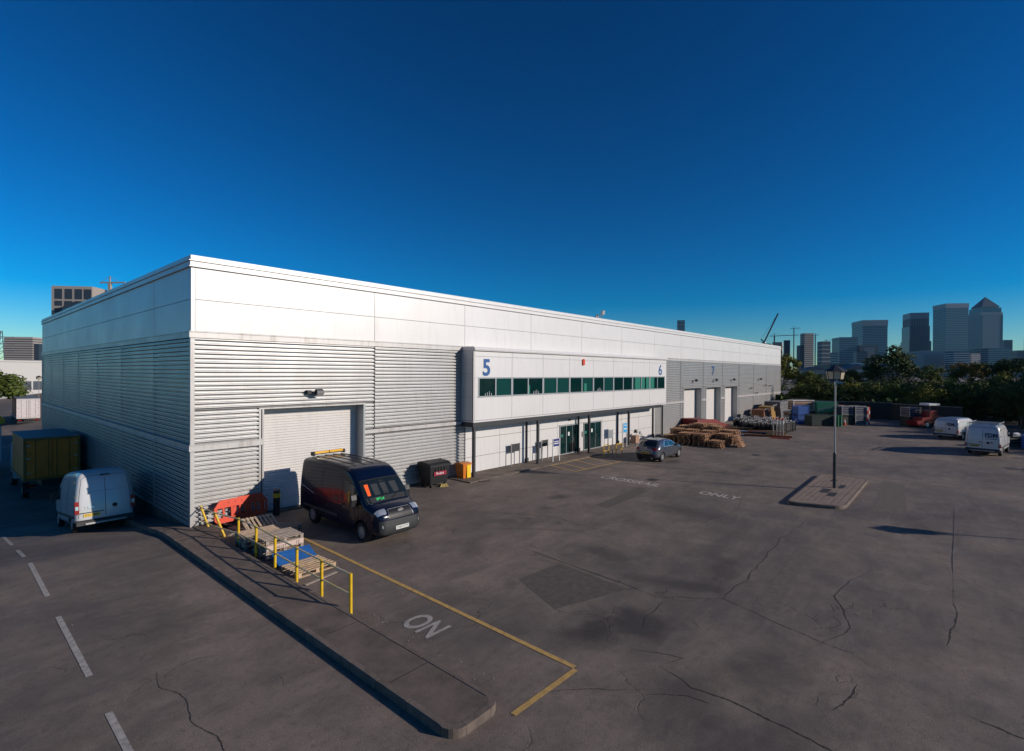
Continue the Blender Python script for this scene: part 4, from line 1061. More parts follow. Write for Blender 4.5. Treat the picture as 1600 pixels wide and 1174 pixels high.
text_mesh('PALLET', .13, 'stencil_letters', M_ink, pb, FRONT(-.35,-.0135,.02), .0006, 0, .9); text_mesh('12', .15, 'stencil_letters', M_ink, pb, FRONT(.33,-.0135,.02), .0006, 0, .9)
for k, (dz, rz) in enumerate(((0,-6),(.147,-9),(.294,-4))):
    pallet((1.02,-3.5,dz), rad(rz), ['lowest weathered pallet of the three behind the tall stack','middle weathered pallet of the three behind the tall stack','top weathered pallet of the three behind the tall stack'][k], m=(M_wood3, M_wood, M_wood)[k], L=1.25)
pallet((1.75,-2.05,.02), rad(90), 'grey pallet tipped up at an angle behind the pallets, against the plastic barrier', m=M_wood, ry=rad(-24), nb=8, L=1.4, W=1.1)
pallet((2.15,-2.6,0), rad(35), 'broken grey pallet lying flat beside the bollard', m=M_wood3)
for i, (x, y, rz, l) in enumerate(((.75,-2.5,75,.9),(.95,-7.8,12,1.1),(.9,-1.6,40,.7))):
    MB().box(-l/2,l/2,-.05,.05,.003,.024).build('loose_plank', M_wood3, None, loc=(x,y,0), rz=rad(rz))
lp = [o for o in COL.objects if o.name.startswith('loose_plank')]
for o, t in zip(lp, ('loose grey plank on the ground between the railing and the pallets','loose plank lying in front of the nearest pallet','short loose plank near the bent railing posts')): tag(o, t, 'plank', 'loose planks by the railing')

# ------------------------------------------------------------------ bins by the wall
def big_bin(loc, rz, label):
    T = empty('wheeled_bin', loc, rz, label, 'bin')
    M_b = mat('black_bin_plastic', (.014,.014,.016), .45, var=.3)
    MB().add([(-.55,-.38,.18),(.55,-.38,.18),(.55,.38,.18),(-.55,.38,.18),(-.66,-.5,1.12),(.66,-.5,1.12),(.66,.5,1.12),(-.66,.5,1.12)], [(0,3,2,1),(4,5,6,7),(0,1,5,4),(1,2,6,5),(2,3,7,6),(3,0,4,7)]).build('bin_body', M_b, T)
    MB().prism([(-.53,1.125),(-.53,1.18),(-.35,1.27),(.3,1.32),(.53,1.24),(.53,1.125)], -.69, .69, 'x').build('lid', M_b, T)
    MB().box(-.70,.70,-.56,-.535,1.06,1.13).build('rim', M_b, T)
    for x in (-.3,-.1,.1,.3): MB().box(x-.02,x+.02,-.515,-.47,.65,1.05).build('rib', M_b, T)
    MB().box(-.40,.40,-.505,-.49,.62,.82).build('label_panel', mat('crimson_label', (.40,.015,.05), .5), T)
    text_mesh('Premier', .17, 'label_letters', M_white, T, FRONT(-.30,-.509,.67), .002, .004, .95)
    for x in (-.48,.48):
        for y in (-.32,.32):
            MB().tube([(x-.03,y,.10),(x+.03,y,.10)], .10, 14).build('castor', M_black, T); MB().box(x-.04,x+.04,y-.02,y+.02,.12,.2).build('castor_fork', M_galv, T)
    return T
big_bin((10.95,-.85,0), rad(0), 'large black four wheeled bin with a red label against the ribbed wall')
mb_ = MB().add([(-.10,.02,.0),(.35,-.15,.0),(.4,.2,.0),(.0,.3,.0),(.0,.05,.12),(.3,.0,.16),(.3,.15,.1),(.05,.2,.14)], [(0,1,5,4),(1,2,6,5),(2,3,7,6),(3,0,4,7),(4,5,6,7)])
ob = mb_.build('rubbish_bag', mat('yellow_black_bag', (.5,.36,.06), .6, col2=(.03,.03,.03), vscale=12), None, loc=(11.0,-1.42,0)); tag(ob, 'small heap of yellow and black rubbish in front of the black bin', 'rubbish')
T = empty('grit_bin', (13.25,-.62,.05), 0, 'small orange and yellow bin with a lid beside the first canopy column', 'bin')
M_or = mat('orange_bin_plastic', (.62,.17,.01), .45, var=.2)
MB().add([(-.24,-.26,0),(.24,-.26,0),(.24,.26,0),(-.24,.26,0),(-.30,-.32,.74),(.30,-.32,.74),(.30,.32,.74),(-.30,.32,.74)], [(0,3,2,1),(4,5,6,7),(0,1,5,4),(1,2,6,5),(2,3,7,6),(3,0,4,7)]).build('bin_body', M_or, T)
MB().prism([(-.36,.745),(-.36,.80),(.0,.86),(.36,.80),(.36,.745)], -.34, .34, 'x').build('lid', M_or, T)
MB().box(-.02,.26,-.335,-.321,.02,.74).build('yellow_panel', mat('bright_yellow_plastic', (.85,.55,.01), .5), T)
black_curve = MB().tube([(x,y,.02) for x,y in ((12.75,-.35),(12.9,-.9),(13.05,-1.5),(13.3,-2.0),(13.75,-2.2))], .018, 6).build('black_curve', M_black, None, smooth=True)  # thin black curve lying on the ground
tag(black_curve, 'thin black line curving over the ground from the wall beside the orange bin', 'black_curve')

# ------------------------------------------------------------------ entrance signs, hoops, clutter
def post_sign(x, y, w, z0, z1, m, label, mp, txt=None, legs=2):
    T = empty('post_sign', (x, y, 0), 0, label, 'sign', 'free standing signs by the entrance')
    for sx in (-w/2, w/2): MB().box(sx-.025, sx+.025, -.025, .025, 0, z1).build('post', mp, T)
    MB().box(-w/2+.026, w/2-.026, -.03, .0, z0, z1-.02).build('sign_board', m, T)
    if txt:
        for zz, hh in txt: MB().box(-w/2+.1, w/2-.12, -.036, -.031, zz, zz+hh).build('sign_text_line', M_white, T)
    return T
post_sign(21.05,-1.27,.72,1.05,1.55, mat('dark_blue_sign', (.012,.02,.16), .5), 'dark blue sign board on two white posts by the glass doors', M_white, [(1.2,.07),(1.34,.05)])
post_sign(20.9,-.45,.62,.98,1.42, M_steel_dark, 'plain grey board on two thin posts behind the blue sign near the wall', M_galv)
post_sign(18.0,-.35,.8,.95,1.45, M_steel_dark, 'plain grey board on low posts against the panelled wall, left of the blue sign', M_galv)
post_sign(25.85,-2.54,.62,1.25,1.85, M_frame_grey, 'grey sign board on tall posts in front of the yellow hoops', M_galv)
t = post_sign(30.1,-1.35,.62,1.2,1.95, mat('light_blue_sign', (.03,.33,.62), .5), 'light blue sign with white lines on two white posts at the far door', M_white, [(1.45,.1),(1.75,.06)])
def hoop(x, y, rz, label):
    o = MB().tube([(-.42,0,0),(-.42,0,.72),(-.36,0,.80),(.36,0,.80),(.42,0,.72),(.42,0,0)], .035, 8).tube([(-.42,0,.38),(.42,0,.38)], .028, 8).build('hoop_guard', M_yellow, None, smooth=True, loc=(x,y,0), rz=rz)
    return tag(o, label, 'barrier', 'yellow hoop guards')
hoop(25.45,-2.45,rad(5),'yellow hoop guard left of the grey sign posts'); hoop(26.55,-2.85,rad(0),'yellow hoop guard right of the grey sign posts')
cb = MB().box(-.3,.3,-.25,.25,.0,.62).build('cardboard_box', mat('brown_cardboard', (.42,.25,.17), .8, var=.2), None, loc=(32.9,-.75,.05)); tag(cb, 'tall brown cardboard box on the footway by the last column', 'box')
ch = empty('folding_chair', (33.9,-.9,.05), rad(20), 'black folding chair beside the cardboard box', 'chair')
MB().box(-.2,.2,-.2,.2,.44,.47).build('seat', M_black, ch); MB().box(-.2,.2,.19,.215,.62,.88).build('backrest', M_black, ch)
for sx in (-.2,.2): MB().bar((sx,-.22,0),(sx,.2,.9),.025).build('leg', M_galv, ch); MB().bar((sx,.24,0),(sx,-.18,.46),.025).build('leg', M_galv, ch)
cl = MB().tube([(.1,0,0),(0,0,.4),(.1,0,.8)],.02,5).add([(-.2,-.05,.8),(.25,-.05,.78),(.3,.08,.95),(0,.08,1.1),(-.2,.05,.95)],[(0,1,2,3,4)]).tube([(0,.0,.8),(0,0,1.05)],[.22,.1],8).build('mop_stand', M_black, None, loc=(33.35,-.6,.05)); tag(cl, 'black draped stand between the cardboard box and the folding chair', 'stand')
litter_m = MB()
for k in range(60):
    x, y = random.choice([(random.uniform(.3,.9), random.uniform(-15.2,-10.5)), (random.uniform(-6,20), random.uniform(-20,-4))]); s_ = random.uniform(.003,.009)
    litter_m.box(x-s_, x+s_, y-s_, y+s_*1.4, .001, .012+s_*.3)
tag(litter_m.build('gravel_litter', mat('pale_grit', (.36,.33,.3), .9), None), 'scattered pale grit and scraps on the asphalt along the kerb', 'litter', kind='stuff')

# ------------------------------------------------------------------ lamp post on the island
def street_lamp(loc, label, h=6.25, double=False):
    T = empty('street_lamp', loc, rad(20), label, 'street lamp')
    MB().tube([(0,0,0),(0,0,1.75)], .080, 14).tube([(0,0,1.75),(0,0,1.82)], [.080,.05], 14).build('base_column', M_steel_dark, T, smooth=True)
    MB().tube([(0,0,1.81),(0,0,h-.85)], [.045,.038], 12).build('pole', M_galv, T, smooth=True)
    MB().bar((-.16,0,h-.95),(.16,0,h-.95),.06).bar((-.16,0,h-1.05),(-.16,0,h-.85),.05).bar((.16,0,h-1.05),(.16,0,h-.85),.05).build('bracket', M_galv, T)
    M_lant = mat('clear_lantern_pane', (.62,.52,.36), .3, var=.3, vscale=9)
    n = 8
    def ring(r, z): return [(r*math.cos(2*math.pi*(k+.5)/n), r*math.sin(2*math.pi*(k+.5)/n), z) for k in range(n)]
    for k in range(n):
        a, b = k, (k+1) % n; lo = ring(.36, h-.72); hi = ring(.43, h-.34)
        MB().add([lo[a], lo[b], hi[b], hi[a]], [(0,1,2,3)]).build('lantern_pane', M_lant, T)
        MB().bar(lo[a], hi[a], .03).build('lantern_rib', M_bump, T)
    MB().tube([(0,0,h-.78),(0,0,h-.73)], [.30,.37], 8).build('lantern_base', M_bump, T)
    r1 = ring(.56, h-.33); 
    MB().add(r1+[(0,0,h)], [(k, (k+1) % n, n) for k in range(n)]+[tuple(reversed(range(n)))]).build('lantern_roof', M_steel_dark, T)
    return T
street_lamp((23.95, -16.65, PAVH-.01), 'tall lamp post with glazed eight sided lantern on the paved island')
street_lamp((24.4, -33.6, 0), 'second lamp post outside the right of the view casting a shadow onto the yard', 6.1)

# ------------------------------------------------------------------ pallet stacks near the car
def pallet_mesh():
    mb = MB()
    for k in range(6):
        y = -.45+.18*k+random.uniform(-.01,.01); mb.box(-.6+random.uniform(-.02,.02), .6+random.uniform(-.02,.02), y-.045, y+.045, .118, .14)
    for x in (-.55,0,.55):
        mb.box(x-.05,x+.05,-.5,.5,.096,.1175)
        for y in (-.45,0,.45): mb.box(x-.049,x+.049,y-.05,y+.05,.0205,.0955)
    for y in (-.45,0,.45): mb.box(-.6,.6,y-.05,y+.05,0,.02)
    return mb
PM = []
ORD = ['first','second','third','fourth','fifth','sixth','seventh','eighth','ninth','tenth','eleventh','twelfth','thirteenth','fourteenth','fifteenth','sixteenth','seventeenth','eighteenth','nineteenth','twentieth','twenty first','twenty second','twenty third']
for k in range(4):
    o = pallet_mesh().build('pallet', M_wood_far, None); PM.append(o.data); bpy.data.objects.remove(o)
for sx, sy, n in ((35.5,-2.9,5),(35.4,-4.15,7),(35.5,-5.4,7),(35.3,-6.7,4),(36.9,-2.8,8),(36.9,-4.1,8),(36.9,-5.4,8),(37.0,-6.7,7),(38.4,-2.9,9),(38.4,-4.2,11),(38.4,-5.5,10),(38.6,-6.8,8),(40.0,-3.2,9),(40.0,-4.6,10),(40.1,-6.0,7)):
    for k in range(n):
        o = bpy.data.objects.new('pallet', random.choice(PM)); COL.objects.link(o)
        o.location = (sx+random.uniform(-.06,.06), sy+random.uniform(-.06,.06), k*.142+.002); o.rotation_euler = (0, 0, random.uniform(-.06,.06)+(math.pi if random.random() < .5 else 0)+math.pi/2*(sx < 37 and 0))
        row = 0 if sx < 36.4 else 1 if sx < 38 else 2 if sx < 39.5 else 3; colm = 0 if sy > -3.5 else 1 if sy > -5 else 2 if sy > -6.3 else 3
        tag(o, 'brown pallet, %s from the ground, %s row from the car, %s stack from the wall' % (ORD[k], ORD[row], ORD[colm]), 'pallet', 'brown pallets stacked beyond the car')
for k in range(4):
    o = bpy.data.objects.new('pallet', PM[k]); COL.objects.link(o); o.location = (36.6+.16*k, -7.75-.05*k, .42); o.rotation_euler = (rad(64), 0, rad(6))
    tag(o, '%s brown pallet from the left leaning on edge against the front of the big stacks' % ORD[k], 'pallet', 'brown pallets leaning at the front of the stacks')

# ------------------------------------------------------------------ red loading ramp
ramp = empty('loading_ramp', (43.5,-1.9,0), rad(-17), 'dark red steel loading ramp sloping down beside the brown pallet stacks', 'ramp')
M_rampred = mat('dark_red_ramp_paint', (.22,.012,.014), .5, var=.25)
sidep = [(0,.15),(6.4,.0),(6.4,.12),(2.6,1.32),(0,1.38)]
for y in (0, 1.95): MB().prism(sidep, y, y+.05, 'y').build('side_panel', M_rampred, ramp)
MB().add([(0,.052,1.30),(2.6,.052,1.25),(2.6,1.948,1.25),(0,1.948,1.30),(6.5,.052,.03),(6.5,1.948,.03)], [(0,1,2,3),(1,4,5,2)]).build('ramp_deck', M_steel_dark, ramp)
MB().box(-.03,.0,.05,1.95,.1,1.38).build('end_plate', M_rampred, ramp)
for x in (.4, 2.2): MB().tube([(x,-.06,.28),(x,-.0,.28)], .27, 16).build('ramp_wheel', M_black, ramp)
# ------------------------------------------------------------------ stored steel barrier feet in rows
M_cap = mat('white_barrier_cap', (.24,.24,.25), .5, var=.2)
mbb = MB().box(-.22,.22,-.03,.03,.0,.10).bar((-.18,0,.1),(-.18,0,1.0),.05).bar((.18,0,.1),(.18,0,1.0),.05).box(-.2,.2,-.02,.02,.25,.95)
b0 = empty('barrier_foot', (0,0,0), 0, 'black upright steel frame with pale top, one of the dense rows by the loading doors', 'barrier', 'black steel frames in rows before the loading doors')
fb = mbb.build('frame', M_black, b0); cb_ = MB().tube([(-.22,0,.98),(-.1,0,1.08),(.1,0,1.08),(.22,0,.98)], .032, 6).build('top_cap', M_cap, b0)
first = True
for i in range(15):
    for j in range(14):
        x = 48.0+.56*i; y = -2.9-.42*j
        if (x < 50.9 and y > -4.3) or (j > 11-(12-i)*0 and False): continue
        if i > 10 and j > 10: continue
        o = b0 if first else copy_tree(b0); first = False
        o.location = (x+random.uniform(-.06,.06), y+random.uniform(-.05,.05), 0); o.rotation_euler = (0, random.uniform(-.05,.05), random.uniform(-.35,.35)); s_ = random.uniform(.92,1.12); o.scale = (1,1,s_)
for k in range(4):
    T = empty('marker_post', (45.95+.02*k, -8.15-.27*k, 0), 0, '%s from the left of the four red and white topped marker posts' % ORD[k], 'post', 'four red and white marker posts')
    MB().tube([(0,0,0),(0,0,1.25)], .045, 8).bar((-.0,.0,.75),(.0,.22,.35),.03).box(-.1,.1,-.1,.1,0,.04).build('stand', M_galv, T)
    MB().box(-.05,.05,-.05,.05,1.25,1.75).build('white_sleeve', M_white, T); MB().box(-.053,.053,-.053,.053,1.62,1.80).build('red_band', M_red, T)
# long timbers and sheets in front
M_brownpl = mat('reddish_plank', (.30,.12,.05), .7, var=.4, vscale=3); M_bluesh = mat('blue_grey_sheet', (.20,.28,.38), .4, var=.3)
for i, (x, y, z, L_, w_, h_, rz, m, lab) in enumerate(((45.0,-5.2,.10,4.2,.5,.18,-72,M_brownpl,'reddish timber beam lying lowest in front of the steel frames'),(45.9,-7.9,.08,3.6,.45,.2,-76,M_brownpl,'reddish timber beam at the right end of the plank pile'),(46.2,-5.5,.32,3.8,.7,.05,-70,M_bluesh,'blue grey sheet lying on the timber beams'),
        (44.1,-4.4,.14,3.2,.8,.06,-66,M_bluesh,'blue grey sheet on the ground at the left end of the plank pile'),(46.3,-8.3,.34,1.6,.12,.42,-80,mat('light_timber_offcut',(.55,.36,.17),.8,var=.3),'pale timber offcut standing on the right end of the plank pile'),(46.5,-6.8,.40,2.2,.2,.14,-62,M_brownpl,'short reddish timber across the top of the plank pile'),(44.9,-9.0,.05,1.6,.14,.1,-82,M_red,'thin red pole lying out from the plank pile onto the yard'),(47.2,-4.6,.5,2.8,.14,.12,-60,M_wood_far,'brown pole resting on the plank pile below the ramp'))):
    o = MB().box(-L_/2, L_/2, -w_/2, w_/2, -h_/2, h_/2).build('timber' if 'sheet' not in lab else 'sheet', m, None, loc=(x, y, z), rz=rad(rz)); tag(o, lab, 'timber' if 'sheet' not in lab else 'sheet')
# brown crates and covered heap by the far wall
M_tarp = mat('grey_tarpaulin', (.16,.16,.17), .6, var=.4, vscale=2)
for i, (x, y, w_, d_, h_, m, lab) in enumerate(((62.5,-2.6,3.2,1.6,1.5,M_brownpl,'brown timber crate heap by the far wall of the warehouse'),(66.2,-2.2,3.0,1.7,1.7,mat('ochre_crate',(.38,.22,.05),.7,var=.4,vscale=3),'ochre coloured crate heap beside the brown one at the far wall'),(70.5,-2.4,4.5,2.2,2.2,M_tarp,'grey sheeted heap of fencing panels by the far wall'),(75.8,-2.8,3.4,2.2,1.8,M_tarp,'second grey sheeted heap nearest the far corner'))):
    T = empty('material_heap', (x, y, 0), rad(random.uniform(-6,6)), lab, 'heap')
    for k in range(5):
        a = k/5; MB().box(-w_/2+.06*k*random.random(), w_/2-.25*k*random.random(), -d_/2+.05*k, d_/2, h_*a, h_*(a+.19)).build('layer', m, T)
    for k in range(7): MB().bar((-w_/2+w_*k/6,-d_/2,h_), (-w_/2+w_*k/6+.2,-d_/2-.05,h_+.25), .05).build('upright', M_galv, T)

# ------------------------------------------------------------------ stillages and boxes at the back of the yard
def stillage(x, y, z, w, d, h, m, label, rz=0, edge=None, name='stillage', panels=True, grp=None):
    T = empty(name, (x, y, z), rz, label, 'crate', grp); e = edge or M_galv
    for sx in (-1, 1):
        for sy in (-1, 1): MB().box(min(sx*w/2, sx*(w/2-.07)), max(sx*w/2, sx*(w/2-.07)), min(sy*d/2, sy*(d/2-.07)), max(sy*d/2, sy*(d/2-.07)), 0, h).build('corner_post', e, T)
    fr = MB()
    for zz in (.05, h-.07):
        fr.box(-w/2+.071, w/2-.071, -d/2, -d/2+.05, zz, zz+.06).box(-w/2+.071, w/2-.071, d/2-.05, d/2, zz, zz+.06).box(-w/2, -w/2+.05, -d/2+.071, d/2-.071, zz, zz+.06).box(w/2-.05, w/2, -d/2+.071, d/2-.071, zz, zz+.06)
    fr.build('frame_rail', e, T)
    if panels: MB().box(-w/2+.03, w/2-.03, -d/2+.03, d/2-.03, .12, h-.14).build('side_panels', m, T)
    for k in range(1, 4): MB().box(-w/2+.02, w/2-.02, -d/2+.012, -d/2+.029, h*k/4-.02, h*k/4+.02).box(-w/2+.012, -w/2+.029, -d/2+.02, d/2-.02, h*k/4-.02, h*k/4+.02).build('cross_bar', e, T)
    return T
M_bx = mat('bright_blue_box', (.03,.12,.42), .5, var=.3, vscale=2); M_dgr = mat('dark_green_box', (.01,.03,.022), .6, var=.3); M_grn = mat('green_panel', (.02,.20,.10), .5, var=.2); M_dbl = mat('dark_blue_panel', (.02,.035,.08), .5, var=.3); M_brn = mat('brown_box', (.28,.15,.08), .8, var=.3)
GR = 'crates stacked at the back of the yard'
stillage(63.4,-5.7,0,1.3,1.2,.72,M_dbl,'dark grey blue crate at the bottom left of the back yard stack',rad(-45),grp=GR)
stillage(63.4,-5.7,.73,1.3,1.2,.66,M_brn,'brown crate on top of the dark grey blue one at the left',rad(-45),grp=GR)
stillage(61.9,-7.0,0,1.3,1.3,1.1,M_bx,'bright blue crate on the ground between the brown crate and the green container',rad(-45),M_bx,grp=GR)
stillage(61.9,-7.0,1.11,1.3,1.3,1.1,M_bx,'bright blue crate stacked on the other bright blue crate',rad(-45),M_bx,grp=GR)
stillage(64.0,-6.6,1.5,2.6,1.2,1.25,M_brn,'brown and navy open frame crate at the top of the stack',rad(-45),M_white,grp=GR)
stillage(64.2,-6.9,0,2.6,1.4,1.45,M_dgr,'dark green crate under the brown open frame crate',rad(-45),M_dgr,grp=GR)
stillage(61.3,-9.2,0,2.9,1.4,1.3,M_dgr,'long black green container on the ground with green end panels',rad(-46),M_dgr,grp=GR)
for k in range(2): 
    o = MB().box(-.06,.06,-.6,.6,0,1.25).build('green_board', M_grn, None, loc=(61.75+.22*k,-10.55-.25*k,.02), rz=rad(-44)); tag(o, ['nearer upright green board at the end of the black green container','outer upright green board at the end of the black green container'][k], 'board')
T = empty('green_box', (64.9,-8.9,1.32), rad(-58), 'green box with white lettering marks and sloping end on top of the crates', 'crate', GR)
MB().prism([(-1.0,0),(.6,0),(1.3,.6),(1.3,1.25),(-1.0,1.3)], -.6, .6, 'y').build('box_body', M_grn, T)
for k in range(6): MB().bar((-.9+.28*k,-.605,.25+.05*k),(-.75+.28*k,-.605,.45+.07*k),.10,.03).build('lettering_mark', M_white, T)
stillage(64.7,-8.9,0,2.4,1.4,1.3,M_dgr,'dark crate underneath the green box',rad(-46),M_dgr,grp=GR)
M_rw = M_red
for i, (x, y, z, m, e, lab) in enumerate(((66.0,-9.8,0,M_dbl,M_dgr,'dark cage at the lower left of the cage block behind the lamp post'),(66.0,-9.8,1.12,M_dbl,M_red,'dark cage with red rails at the upper left behind the lamp post'),(65.0,-10.9,0,M_dgr,M_dgr,'dark cage on the ground behind the orange cone'),(65.0,-10.9,1.12,M_dbl,M_galv,'cage with pale rails above the orange cone'),(65.9,-12.1,0,M_dbl,M_galv,'grey framed cage on the ground right of the cone'),(65.9,-12.1,1.12,M_dbl,M_galv,'grey framed cage on top, right of the cone'))):
    stillage(x, y, z, 1.35, 1.25, 1.1, m, lab, rad(-44), e, 'cage', grp='dark cages behind the lamp post')
for k in range(2):
    T = empty('striped_board', (66.1+.25*k,-13.0-.12*k,0), rad(-44), ['red and white striped board standing against the cages','outer red and white striped board at the right end of the cages'][k], 'board')
    for q in range(5): MB().box(-.05,.05,-.25,.25,.42*q+.01,.42*(q+1)).build('stripe_block', M_red if (q+k) % 2 else M_white, T)
T = empty('traffic_cone', (64.0,-11.15,0), 0, 'orange and white traffic cone in front of the dark cages', 'cone')
MB().box(-.2,.2,-.2,.2,0,.04).build('cone_base', M_red, T); MB().tube([(0,0,.04),(0,0,.35)], [.16,.11], 12).build('cone_body', M_red, T); MB().tube([(0,0,.35),(0,0,.6)], [.11,.07], 12).build('white_band', M_white, T); MB().tube([(0,0,.6),(0,0,.85)], [.07,.03], 12).build('cone_tip', M_red, T)
stillage(68.3,-17.0,0,1.5,1.3,1.05,M_dgr,'dark lower cage beside the red machine',rad(-44),M_dgr,'cage')
stillage(68.3,-17.0,1.07,1.5,1.3,1.1,M_dbl,'grey framed upper cage beside the red machine',rad(-44),M_galv,'cage')
T = empty('dumper', (67.8,-18.6,0), rad(136), 'small red site machine with a white canopy under the trees', 'digger')
M_dred = mat('machine_red', (.24,.012,.012), .4, var=.2)
MB().prism([(-1.2,.55),(1.3,.55),(1.35,1.1),(.5,1.25),(-1.2,1.3)], -.6, .6, 'y').build('engine_cover', M_dred, T)
MB().prism([(-.6,1.31),(.4,1.27),(.3,1.9),(-.5,1.95)], -.55, .55, 'y').build('cab_body', M_dred, T)
MB().prism([(1.0,.3),(1.9,.25),(2.1,.75),(1.36,.9)], -.75, .75, 'y').build('bucket', M_dred, T)
for sx in (-.55,.35):
    for sy in (-.5,.5): MB().box(sx-.03,sx+.03,sy-.03,sy+.03,1.9,2.5).build('canopy_post', M_black, T)
MB().box(-.75,.55,-.62,.62,2.5,2.72).build('canopy', M_white, T)
for x in (-.75,.85):
    for sg in (-1,1): wheel(T, x, sg*.62, .38, .25, sg, True)
for y in (-.35,.35): MB().tube([(-1.22,y,1.0),(-1.2,y,1.0)], .07, 10).build('work_lamp', M_white, T)
# things by the right edge
stillage(52.6,-24.4,0,1.6,1.2,1.0,M_dgr,'low wire trolley heaped with white bags right of the tall van',rad(-40),M_galv,'wire_trolley')
for k in range(9):
    o = MB().tube([(0,0,0),(0,.0,.14),(.02,0,.24)], [.16,.2,.05], 8).build('white_bag', M_white, None, loc=(52.4+random.uniform(-.5,.5),-24.4+random.uniform(-.5,.5),.97)); tag(o, 'small crumpled white bag heaped on the wire trolley', 'bag', 'white bags on the wire trolley')
stillage(52.0,-26.0,0,1.4,1.3,1.2,M_bx,'blue crate at the right edge of the yard',rad(-40),M_bx,'stillage')

# ------------------------------------------------------------------ fence
M_fence = mat('dark_board_fence', (.035,.038,.034), .8, var=.3)
def fence(p, q, h, label):
    p, q = Vector((*p,0)), Vector((*q,0)); L_ = (q-p).length; rz = math.atan2(q.y-p.y, q.x-p.x)
    T = empty('fence', p, rz, label, 'fence'); n = max(1, round(L_/2.4)); s_ = L_/n
    for k in range(n):
        MB().box(k*s_+.06, (k+1)*s_-.06, -.02, .02, .05, h-.12).build('fence_panel', M_fence, T)
        MB().box(k*s_-.05, k*s_+.05, -.05, .05, 0, h).build('fence_post', M_fence, T)
    MB().box(0, L_, -.045, .045, h-.118, h-.02).build('top_rail', mat('grey_fence_rail', (.22,.21,.19), .7, var=.4), T)
fence((81.6,.6),(74.5,-6.0),2.4,'dark board fence with grey top rail running right from the warehouse corner')
fence((74.5,-6.0),(76.5,-14.5),2.3,'dark board fence behind the stacked cages')
fence((76.5,-14.5),(73,-21.5),2.2,'dark board fence behind the red machine, ending among the trees')

# ------------------------------------------------------------------ trees
def leaf_mat(name, c, c2):
    m = mat(name, c, .75, col2=c2, vscale=.8, spec=.2)
    b = m.node_tree.nodes['Principled BSDF']
    b.inputs['Transmission Weight'].default_value = 0
    return m
LM = [leaf_mat('dark_leaf', (.065,.090,.018), (.030,.048,.010)), leaf_mat('mid_leaf', (.12,.15,.028), (.055,.080,.016)), leaf_mat('yellow_green_leaf', (.22,.21,.03), (.10,.115,.02)), leaf_mat('autumn_leaf', (.17,.12,.02), (.08,.08,.015))]
M_bark = mat('bark', (.09,.07,.05), .9, var=.4, vscale=5)
def crown_mesh(seed, rx, rz, n, leaf, m, squash=1.0):
    R = random.Random(seed); mb = MB(); cl = []
    for k in range(34):
        a = R.uniform(0, 2*math.pi); e = math.asin(R.uniform(-.75, 1)); q = R.uniform(.45, 1.0)
        cl.append((Vector((rx*q*math.cos(a)*math.cos(e), rx*q*math.sin(a)*math.cos(e), rz*q*math.sin(e))), R.uniform(.16, .38)*rx))
    vs = []; fs = []
    for k in range(n):
        c, r = cl[R.randrange(len(cl))]
        d = Vector((R.gauss(0,1), R.gauss(0,1), R.gauss(0,1))).normalized(); p = c+d*r*R.uniform(.55,1.08)
        nrm = (d+Vector((R.uniform(-.8,.8), R.uniform(-.8,.8), R.uniform(-.3,.9)))).normalized()
        t = nrm.cross(Vector((R.uniform(-1,1), R.uniform(-1,1), R.uniform(-1,1)))).normalized(); b = nrm.cross(t); s_ = leaf*R.uniform(.6,1.3); o = len(vs)
        vs += [tuple(p+t*s_*.5), tuple(p+b*s_*.35), tuple(p-t*s_*.5), tuple(p-b*s_*.35)]; fs.append((o, o+1, o+2, o+3))
    me = bpy.data.meshes.new('crown'); me.from_pydata(vs, [], fs); me.materials.append(m); return me
CM = {}
def tree(x, y, h, r, mi, label, grp=None, z=0.0, bush=False, name='tree', cat='tree', leaf=None, n=None):
    T = empty(name, (x, y, z), random.uniform(0, 6.28), label, cat, grp)
    key = (mi, bush, random.randrange(3), leaf)
    if key not in CM: CM[key] = crown_mesh(hash((mi, bush, key[2])) & 0xffff, 1.0, .95 if not bush else .8, n or (5200 if not bush else 4200), leaf or (.085 if bush else .09), LM[mi])
    c = bpy.data.objects.new('crown' if not bush else 'foliage', CM[key]); COL.objects.link(c); c.parent = T
    hc = h*.58 if not bush else h*.85
    c.scale = (r, r, hc/1.9); c.location = (0, 0, h-hc*.52)
    mb = MB(); mb.tube([(0,0,0),(.05,0,h*.25),(.0,.08,h*.55)], [.045*h*.6, .035*h*.6, .015*h], 7)
    for k in range(5):
        a = k*1.3; mb.tube([(0,0,h*(.22+.05*k)), (r*.3*math.cos(a), r*.3*math.sin(a), h*(.42+.05*k)), (r*.6*math.cos(a), r*.6*math.sin(a), h*(.55+.05*k))], [.012*h, .008*h, .003*h], 5)
    mb.build('trunk', M_bark, T)
    return T
GB = 'trees and shrubs in the belt behind the yard'
tree(87,1.6,9.4,3.2,2,'slender yellow green tree right against the far corner of the warehouse', GB)
tree(88.5,-2.5,6.4,3.0,1,'mid green tree second from the warehouse corner', GB)
tree(108,-12.0,11.0,4.6,0,'large round dark tree rising above all the others before the towers', GB)
tree(112,-16,7.6,3.4,1,'mid green tree at the right foot of the large dark tree', GB)
tree(106,-6.5,7.0,3.0,3,'brownish autumn coloured tree left of the large dark tree', GB)
tree(118,-22,8.4,3.2,3,'yellowish autumn tree between the towers and the white van', GB)
tree(122,-27,9.3,4.4,0,'dark tree at the right edge under the pyramid tower', GB)
